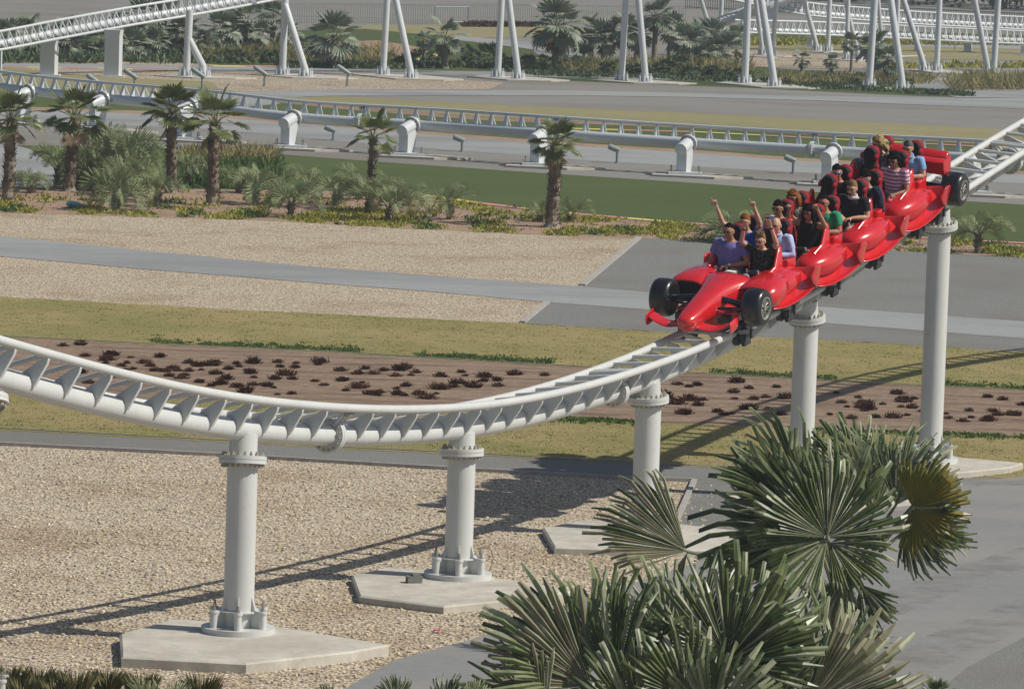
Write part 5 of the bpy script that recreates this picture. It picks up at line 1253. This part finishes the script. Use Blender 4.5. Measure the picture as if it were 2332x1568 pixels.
for a in [
    (1332, 1545, dB + .2, 118, 8, 30, 265, 32, 150, 'bis', 31), (1345, 1560, dB, 160, 15, 10, 275, 28, 130, 'bisb', 32), (1400, 1570, dB - .1, 85, 10, -25, 250, 27, 110, 'bisg', 33),
    (1520, 1520, dB + .6, 102, 0, 25, 235, 28, 110, 'bis', 34), (1590, 1510, dB + .4, 84, 5, -20, 230, 28, 100, 'bis', 35),
    (1658, 1500, dB - .2, 82, 15, 10, 240, 48, 220, 'bisg', 36), (1650, 1510, dB - .3, 30, 20, -20, 210, 32, 130, 'bisg', 37), (1560, 1585, dB - .5, 95, 20, 15, 170, 28, 170, 'bisg', 38),
    (1830, 1600, dB + .3, 70, 5, 30, 250, 28, 100, 'bis', 39), (1835, 1610, dB + .1, 28, 10, 10, 255, 32, 130, 'bisb', 40), (1750, 1620, dB, 100, 10, -30, 210, 27, 110, 'bisg', 41),
    (1450, 1640, dB - .5, 110, 20, 10, 200, 28, 160, 'bisg', 42), (1240, 1640, dB - .2, 130, 10, 20, 190, 24, 100, 'bisb', 43), (1620, 1640, dB - .6, 60, 25, -10, 190, 27, 150, 'bis', 44)]:
    big_leaf(rB, bB, a[0], a[1], a[2], a[3], a[4], a[5], a[6], a[7], a[8], a[9], a[10], **kw)
for nm, x, y, lst, lab in [('silver_fan_palm', 960, 1720, [(900, 1600, 95, 0, 25, 78, 26, 120, 'bisg', 51), (1020, 1605, 88, 5, -20, 78, 28, 140, 'bisg', 52), (1070, 1600, 55, 5, 15, 66, 22, 110, 'bis', 53)], 'tips of a small blue-green fan palm along the bottom edge left of centre'),
    ('silver_fan_palm', 350, 1700, [(330, 1600, 100, 0, 30, 70, 22, 110, 'bis', 54), (400, 1605, 75, 5, -15, 62, 20, 100, 'bis', 55)], 'grey leaf tips at the bottom edge in front of the leftmost footing'),
    ('silver_fan_palm', 745, 1690, [(745, 1600, 95, 0, 20, 48, 16, 100, 'bisg', 56)], 'small green leaf tips at the bottom edge between two larger fans')]:
    g = G(x, y); r_ = empty(nm, g, lab, 'palm', 'fan palm tips along the bottom edge'); mb, tp = trunk_mesh(.2, .1, .09, random.Random(5), 10); mb.build('trunk', M['trunk'], r_)
    for a in lst: big_leaf(r_, Vector((g.x, g.y, .15)), a[0], a[1], g.y + .1, a[2], a[3], a[4], a[5], a[6], a[7], a[8], a[9], **kw)
for x, y, k, lab in [(1955, 1480, 62, 'small fan seedling at the road edge under the large fan palm'), (2000, 1478, 48, 'second small fan seedling beside the road, right of the first'), (2130, 1600, 60, 'green tuft at the bottom edge on the road side')]:
    g = G(x, y); t = empty('fan_seedling', g, lab, 'small palm', 'small fan seedlings by the road'); mb = MB(); s_ = F_PX / g.y
    crown_fans(mb, Vector((0, 0, .04)), 9, k / s_ * .4, k / s_ * .6, 14, 120, random.Random(int(x)), 15, 85, .006, fuse=.35, blunt=.06); mb.build('crown', [M['bisg'], M['petiole']], t)
# --- fan palms and shrubs beyond the tracks
FV = []
for s_ in range(5):
    rn_ = random.Random(s_ + 200); mb = MB()
    crown_fans(mb, Vector((0, 0, 0)), [17, 14, 19, 16, 12][s_], .46, .58, 12, 190, rn_, -45, 85, .02, fuse=.5, blunt=.25, droop=.25, cup=.3)
    mb.cur = 2
    for i in range([6, 3, 12, 2, 5][s_]):
        d = dirv(rn_.uniform(0, 360), -60); fan(mb, d * .35, dirv(rn_.uniform(0, 360), -80), dirv(rn_.uniform(0, 360), 10), .5, 9, 80, rn_, fuse=.4, blunt=.1, droop=.3)
    me = mb.mesh('far_crown'); FV.append(me)
    for k in ('farpalm', 'petiole', 'dryleaf'): me.materials.append(M[k])
def far_palm(x, yb, yt, wpx, v, lab, th=None, seed=0):
    g = G(x, yb); s_ = F_PX / g.y; rw = wpx / 2 / s_; h = HT(g, yt); rn_ = random.Random(seed + int(x))
    t = empty('silver_fan_palm', g, lab, 'palm tree', BGRP); ch = max(.1, h - rw * .85)
    mb, tp = trunk_mesh(ch, .16 if wpx > 80 else .08, .12 if wpx > 80 else .06, rn_, 0, (0, 0), True); mb.build('trunk', M['trunkfar'], t)
    o = link('crown', FV[v], None, t); o.location = (0, 0, ch); o.scale = (rw, rw, rw * .95); o.rotation_euler = (0, 0, rn_.random() * 6.28)
for i, (x, yb, yt, wp, v, lab) in enumerate([
    (758, 155, 24, 150, 2, 'large silver palm with short pale trunk left of the first leaning pair'), (1012, 156, 36, 118, 4, 'silver palm with clean trunk standing alone before the car park'), (965, 146, 66, 60, 4, 'small drooping palm with dark skirt left of the lone silver palm'),
    (1263, 162, -8, 165, 2, 'tallest far palm with a brown skirt and long trunk in the centre'), (1278, 138, 10, 120, 1, 'palm close behind the brown-skirted one'), (1375, 140, 40, 115, 1, 'silver palm right of the brown-skirted one, behind the leaning legs'), (1418, 142, 28, 100, 3, 'palm directly behind the pair of legs, left of the dark one'),
    (1328, 138, 62, 80, 0, 'low palm in the gap right of the brown-skirted one'), (1490, 140, -6, 105, 0, 'tall dark palm just right of the leaning legs'), (1560, 146, 48, 110, 3, 'dense round palm left of the one with fan facing us'), (1642, 150, 66, 115, 3, 'round fan palm beside the tall pair of legs'), (1620, 130, 40, 100, 0, 'palm behind the round one, top darker'), (1590, 128, 42, 80, 1, 'palm half hidden in the dense right group'),
    (1826, 166, 112, 58, 4, 'small drooping palm on the gravel between the leaning legs'), (1893, 176, 120, 50, 0, 'small dark palm right of the drooping one'), (1985, 182, 66, 105, 0, 'dark palm behind the leaning legs at the right'), (1938, 165, 72, 62, 1, 'leaning crown left of the dark palm at the right'), (2020, 186, 100, 90, 3, 'low dense palm right of the dark one'),
    (100, 124, 58, 90, 2, 'pale palm right behind the shorter flat pillar'), (275, 126, 30, 110, 4, 'palm rising just behind the taller flat pillar'), (415, 126, 28, 110, 2, 'brown-skirted palm behind the box-topped support'), (535, 124, 40, 100, 2, 'brown-skirted palm in the middle of the left belt'), (655, 122, 44, 80, 1, 'palm right of the upright, against the car park'), (1450, 138, 46, 90, 2, 'brown-skirted palm between the two tall legs in the right group'), (1525, 136, 22, 100, 1, 'palm with high open crown in the middle of the right group'), (1675, 138, 52, 80, 0, 'palm at the right end of the dense group'), (1345, 134, 30, 90, 1, 'palm close right of the brown-skirted palm, half behind it'), (1600, 150, 90, 90, 0, 'low palm in front of the round fan palm'),
    (20, 128, 40, 110, 0, 'palm at the left edge below the climbing track'), (70, 126, 30, 120, 1, 'pale palm behind the climbing track, left of the dead stem'), (150, 122, 34, 100, 3, 'palm beside the dead stem behind the climbing track'), (322, 122, -6, 120, 0, 'palm rising above the climbing track, left of the big one'), (372, 124, -10, 130, 1, 'dark palm rising above the climbing track'),
    (230, 130, 52, 110, 3, 'palm between the two flat pillars'), (300, 132, 60, 110, 1, 'palm just right of the taller flat pillar'), (355, 130, 56, 90, 0, 'palm left of the box-topped support'), (500, 128, 20, 120, 2, 'pale palm right of the short bent brace'), (560, 125, -4, 140, 1, 'bright palm with wide pale fans, left of the upright'), (620, 118, 0, 90, 0, 'dark palm directly behind the upright'),
    (590, 128, 48, 80, 4, 'palm with dead pale fans low in the left belt'), (470, 132, 60, 80, 3, 'low palm behind the box-topped support'), (690, 140, 80, 60, 0, 'small green palm between the braces'), (180, 130, 70, 90, 3, 'low palm between the pillars, nearest the road')]):
    far_palm(x, yb, yt, wp, v, lab, None, i)
SV = []
for s_ in range(4):
    rn_ = random.Random(s_ + 400); mb = MB()
    for _ in range(9):
        c = Vector((rn_.uniform(-.6, .6), rn_.uniform(-.6, .6), rn_.uniform(.05, .45)))
        crown_fans(mb, c, 7, .10, .30, 7, 150, rn_, -10, 85, .01, fuse=.3, blunt=.06, jag=.3)
    me = mb.mesh('shrub'); me.materials.append(M['farshrub']); me.materials.append(M['petiole']); SV.append(me)
rn = random.Random(31)
slist = [(x, yat([(0, 122), (300, 132), (500, 143), (700, 152), (1120, 160), (1260, 176), (1700, 194), (2050, 204)], x) - rn.uniform(0, 14), rn.uniform(40, 75)) for x in range(12, 640, 17)]
slist += [(x, yat([(700, 150), (1120, 156), (1250, 170), (1700, 184)], x) - rn.uniform(0, 24), rn.uniform(45, 80)) for x in range(885, 1690, 19)] + [(x, 196 - rn.uniform(0, 16), rn.uniform(30, 60)) for x in (1745, 1790, 1850, 1905, 1950, 2060)]
for x, y, wp in slist:
    g = G(x, y); o = bpy.data.objects.new('shrub', rn.choice(SV)); COL.objects.link(o); o.location = g; k = wp / (F_PX / g.y) / 1.7; o.scale = (k, k, k * rn.uniform(.7, 1.25)); o.rotation_euler = (0, 0, rn.random() * 6.28)
    zone = 'in the dense belt behind the climbing track' if x < 640 else ('left of the brown-skirted palm' if x < 1240 else ('under the dense palms of the right group' if x < 1700 else 'around the leaning legs at the right'))
    tag(o, 'dark green fan-leaved shrub ' + zone, 'shrub', 'shrubs under the far palms')
mb = MB()
def scatter(poly_x, poly_y, n, r, h, k, cur, wd=.05):
    for _ in range(n):
        mb.cur = cur; tuft(mb, G(rn.uniform(*poly_x), rn.uniform(*poly_y)), r, h, k, rn, wd)
scatter((450, 640), (112, 142), 260, .5, .8, 9, 0, .02); scatter((640, 880), (120, 146), 260, .5, .7, 9, 0, .02); scatter((1760, 2120), (174, 192), 420, .5, .38, 9, 0, .02); scatter((2170, 2400), (184, 206), 300, .5, .75, 10, 0, .02); scatter((1290, 1700), (150, 168), 300, .5, .7, 8, 0, .02)
scatter((-40, 640), (112, 146), 500, .6, .5, 8, 1); scatter((650, 1130), (148, 156), 260, .5, .35, 8, 1); [tuft(mb, G(x_, yat([(1130, 160), (1250, 175), (1450, 178), (1700, 190)], x_) - rn.uniform(0, 22)), .5, .22, 10, rn, .04) for x_ in [rn.uniform(1130, 1700) for _ in range(700)]]; mb.__setattr__('cur', 1); [tuft(mb, G(x_, yat([(1740, 196), (1900, 205), (2200, 220)], x_) - rn.uniform(0, 26) * (1 if x_ < 2060 else .3)), .5, .20, 10, rn, .03) for x_ in [rn.uniform(1770, 2200) for _ in range(650)]]; scatter((2000, 2400), (148, 156), 120, .4, .3, 8, 2); scatter((1700, 2400), (98, 104), 200, .5, .5, 8, 2)
tag(mb.build('reeds_and_grass', [M['reed'], M['farshrub'], M['cover']]), 'tan reeds and rough green growth around the far palms', 'reeds', kind='stuff')
# dark wood beyond the fence at the top right
mb = MB(); rn = random.Random(90)
for _ in range(420):
    x = rn.uniform(1640, 2500); yb = yat([(1640, -6), (2500, 34)], x); g = G(x, yb) + Vector((0, rn.uniform(0, 14), 0)); c = g + Vector((0, 0, rn.uniform(.3, 4.5))); r = rn.uniform(.5, 1.2)
    for _ in range(46):
        d = Vector((rn.gauss(0, 1), rn.gauss(0, 1), rn.gauss(0, 1))).normalized(); p = c + d * r * rn.uniform(.6, 1); b = d.orthogonal().normalized() * rn.uniform(.08, .18); b2 = d.cross(b)
        mb.add([p - b, p - b2, p + b, p + b2], [(0, 1, 2, 3)])
tag(mb.build('far_wood', M['oak']), 'dark green wood beyond the fence at the top right', 'trees', kind='stuff')
# ------------------------------------------------------------------ small things
M['lampgrey'] = plain('lamp_grey', (.24, .28, .28, 1), .45, .5, .2, .1)
M['blue'] = plain('blue_paint', (.03, .14, .42, 1), .5); M['pink'] = plain('pink_scrap', (.75, .08, .25, 1), .6); M['teal'] = plain('teal_lid', (.02, .10, .12, 1), .45)
def flood(x, yb, yh, lab, dx=-22, dy=-14, ln=1.0):
    g = G(x, yb); s_ = F_PX / g.y; h = HT(g, yh + 3); t = empty('floodlight', g, lab, 'floodlight', 'low floodlights beside the tracks')
    mb = MB(); mb.tube([(0, 0, 0), (0, 0, h)], .045, 10); mb.disc((0, 0, .02), (0, 0, 1), .09, .04, 12); mb.build('post', M['lampgrey'], t, True)
    d = Vector((dx, 0, -dy)).normalized(); mb = MB(); L = 30 / s_ * ln
    mb.tube([Vector((0, 0, h)) - d * L * .22, Vector((0, 0, h)) - d * L * .18, Vector((0, 0, h)) + d * L * .7, Vector((0, 0, h)) + d * L * .95, Vector((0, 0, h)) + d * L], [.05, .085, .10, .085, .03], 12)
    mb.tube([(0, -.11, h - .05), (0, 0, h - .12), (0, .11, h - .05)], .018, 6); mb.build('lamp_head', M['lampgrey'], t, True)
for a in [(222, 206, 184, 'floodlight leftmost of the upper row, behind the middle track'), (306, 205, 172, 'floodlight second of the upper row, right of the taller flat pillar'), (460, 203, 170, 'floodlight in front of the bent brace'), (602, 197, 165, 'floodlight left of the upright with a bent brace'), (791, 196, 163, 'floodlight in front of the large silver palm')]: flood(*a)
for a in [(759, 320, 294, 'floodlight left of the shorter fan palm'), (1052, 346, 316, 'floodlight left of the lone fan palm'), (1405, 372, 338, 'floodlight right of the lone fan palm'), (1806, 396, 362, 'floodlight left of the riders of the red train')]: flood(*a, dx=-16, dy=-6, ln=.75)
for a in [(1878, 93, 78, 'small far floodlight under the lower back track'), (1960, 121, 104, 'small far floodlight right of the drooping palm')]: flood(*a, dx=-20, dy=-12, ln=.6)
g = G(2174, 120); t = empty('marker_post', g, 'thin pale marker post on the far dry lawn at the right', 'post'); mb = MB(); mb.tube([(0, 0, 0), (0, 0, .45)], .03, 8); mb.build('post', M['whitefar'], t); mb = MB(); mb.box((0, 0, .62), (.13, .1, .34)); o = mb.build('head', M['whitefar'], t); bv = o.modifiers.new('b', 'BEVEL'); bv.width = .03
# goal frame, boxes
gl, gr = G(990, 52), G(1066, 52); t = empty('goal_frame', gl, 'small grey goal frame on the car park gravel at the top', 'goal'); w_ = gr - gl; hh = HT(gl, 16)
for nm, a, b in (('post', Vector(), Vector((0, 0, hh))), ('post', w_, w_ + Vector((0, 0, hh))), ('crossbar', Vector((0, 0, hh)), w_ + Vector((0, 0, hh))), ('rear_bar', Vector((0, 1, .02)), w_ + Vector((0, 1, .02)))):
    mb = MB(); mb.tube([a, b], .03, 6); mb.build(nm, M['lampgrey'], t)
for x, lab in ((1081, 'left of two pale boxes right of the goal frame'), (1100, 'right of two pale boxes right of the goal frame')):
    g = G(x, 56); mb = MB(); mb.box((0, 0, .13), (.36, .3, .26)); mb.box((0, 0, .275), (.40, .34, .03)); o = mb.build('utility_box', M['concrete']); o.location = g; tag(o, lab, 'box')
# cover lid and scrap
g = G(176, 474); mb = MB(); mb.disc((0, 0, .05), (.35, -.2, 1), .30, .05, 24); mb.disc((0, 0, .08), (.35, -.2, 1), .24, .03, 24); o = mb.build('valve_lid', M['teal']); o.location = g; tag(o, 'dark teal round lid lying on the soil left of the big bushy feather palm', 'lid')
g = G(996, 1441); mb = MB(); rn = random.Random(2)
mb.grid([[Vector((i * .025 - .05, j * .022 - .04, rn.uniform(.02, .06))) for j in range(5)] for i in range(5)]); o = mb.build('pink_scrap', M['pink']); o.location = g; tag(o, 'small crumpled pink scrap on the gravel below the second footing', 'litter')
# fences
def fence(name, a, b, h, step, r, mat, lab, posts=12):
    t = empty(name, a, lab, 'fence'); d = b - a; L = d.length; n = int(L / step); mb = MB()
    for i in range(n + 1):
        p = d * (i / n); mb.box((p.x, p.y, h / 2), (r * 2, r, h))
    mb.build('pickets', mat, t); 
    for z in (h * .12, h * .9):
        mb = MB(); dd = d.normalized(); nn = Vector((-dd.y, dd.x, 0)); mb.prism([Vector((0, 0, z)) + nn * r, d + Vector((0, 0, z)) + nn * r, d + Vector((0, 0, z + .05)) + nn * r, Vector((0, 0, z + .05)) + nn * r], nn, .03); mb.build('rail', mat, t)
M['fence'] = plain('fence_grey', (.16, .18, .17, 1), .7)
fence('picket_fence', G(1560, 20), G(2500, 66), .75, .16, .022, M['fence'], 'long grey picket fence in front of the dark wood')
fence('wire_fence', G(430, 52), G(1560, 56), 1.1, .16, .008, M['fence'], 'fine wire fence along the car park behind the palms')
# a low hedge line of dry purple-brown plants
mb = MB()
for _ in range(260): tuft(mb, G(rn.uniform(1060, 1210), rn.uniform(58, 62)), .3, .3, 8, rn, .05)
tag(mb.build('dry_hedge', M['twig']), 'low brown hedge strip along the edge of the car park', 'hedge', kind='stuff')
# loose stones on the near gravel
SM = []
for k in range(6):
    r_ = random.Random(k); mb = MB(); mb.ball((0, 0, 0), (.024, .018, .012), 6, 4, lambda d: 1 + .35 * noise.noise(d * 2 + Vector((k * 7, 0, 0)))); SM.append(mb)
rn = random.Random(5); mb = MB(); cols = []
for _ in range(5000):
    u = rn.random() ** .8; y = 1000 + 560 * u; x = rn.uniform(-20, 1620)
    if y < yat(K_A, x) + 4: continue
    ly = yat(sorted(NR), x) if x > 700 else 9999
    if y > ly - 3: continue
    m_ = rn.choice(SM); g = G(x, y, .012); k = rn.uniform(.7, 1.5); rot = Matrix.Rotation(rn.random() * 6.28, 3, 'Z') @ Matrix.Rotation(rn.uniform(-.5, .5), 3, 'X')
    mb.cur = rn.choice((0, 0, 1, 2)); mb.add([rot @ Vector(v) * k + g for v in m_.v], m_.f)
M['st1'] = plain('stone_pale', (.60, .52, .39, 1), .9, .1); M['st2'] = plain('stone_tan', (.48, .39, .28, 1), .9, .1); M['st3'] = plain('stone_grey', (.36, .31, .27, 1), .9, .1)
tag(mb.build('loose_stones', [M['st1'], M['st2'], M['st3']]), 'loose pale stones scattered over the near gravel', 'stones', kind='stuff')

# dusty wheel tracks worn into the near road
mt, nt_, b_ = new_mat('road_dust', .9, .1); vv = coord(nt_, (.6, .6, 1)); ff = noise_n(nt_, vv, 4, 6, .75)
nt_.links.new(ramp(nt_, ff, [(.35, (.22, .215, .20)), (.65, (.31, .295, .265))]), b_.inputs['Base Color'])
tp = nt_.nodes.new('ShaderNodeBsdfTransparent'); mx_ = nt_.nodes.new('ShaderNodeMixShader'); f2_ = noise_n(nt_, coord(nt_, (.5, .6, 1)), 2.2, 8, .7)
nt_.links.new(ramp(nt_, f2_, [(.45, (0, 0, 0)), (.70, (.5, .5, .5))]), mx_.inputs[0]); nt_.links.new(tp.outputs[0], mx_.inputs[1]); nt_.links.new(b_.outputs[0], mx_.inputs[2]); nt_.links.new(mx_.outputs[0], nt_.nodes['Material Output'].inputs[0])
for k, (pp, wd) in enumerate([([(1500, 1568), (1800, 1470), (2100, 1345), (2332, 1265), (2600, 1190)], .8), ([(1900, 1600), (2100, 1490), (2332, 1392), (2600, 1300)], .9), ([(2120, 1110), (2240, 1096), (2332, 1098), (2600, 1090)], .7), ([(1200, 1480), (1420, 1372), (1650, 1296), (2050, 1160)], .5)]):
    mb = MB(); P_ = [G(x, y, .028 + .004 * k) for x, y in pp]; L_, R_ = [], []
    for i in range(len(P_)):
        d = (P_[min(i + 1, len(P_) - 1)] - P_[max(i - 1, 0)]); d.z = 0; d.normalize(); n_ = Vector((-d.y, d.x, 0)) * wd * .5; L_.append(P_[i] + n_); R_.append(P_[i] - n_)
    mb.grid([R_, L_]); tag(mb.build('road_dust', mt), kind='structure')
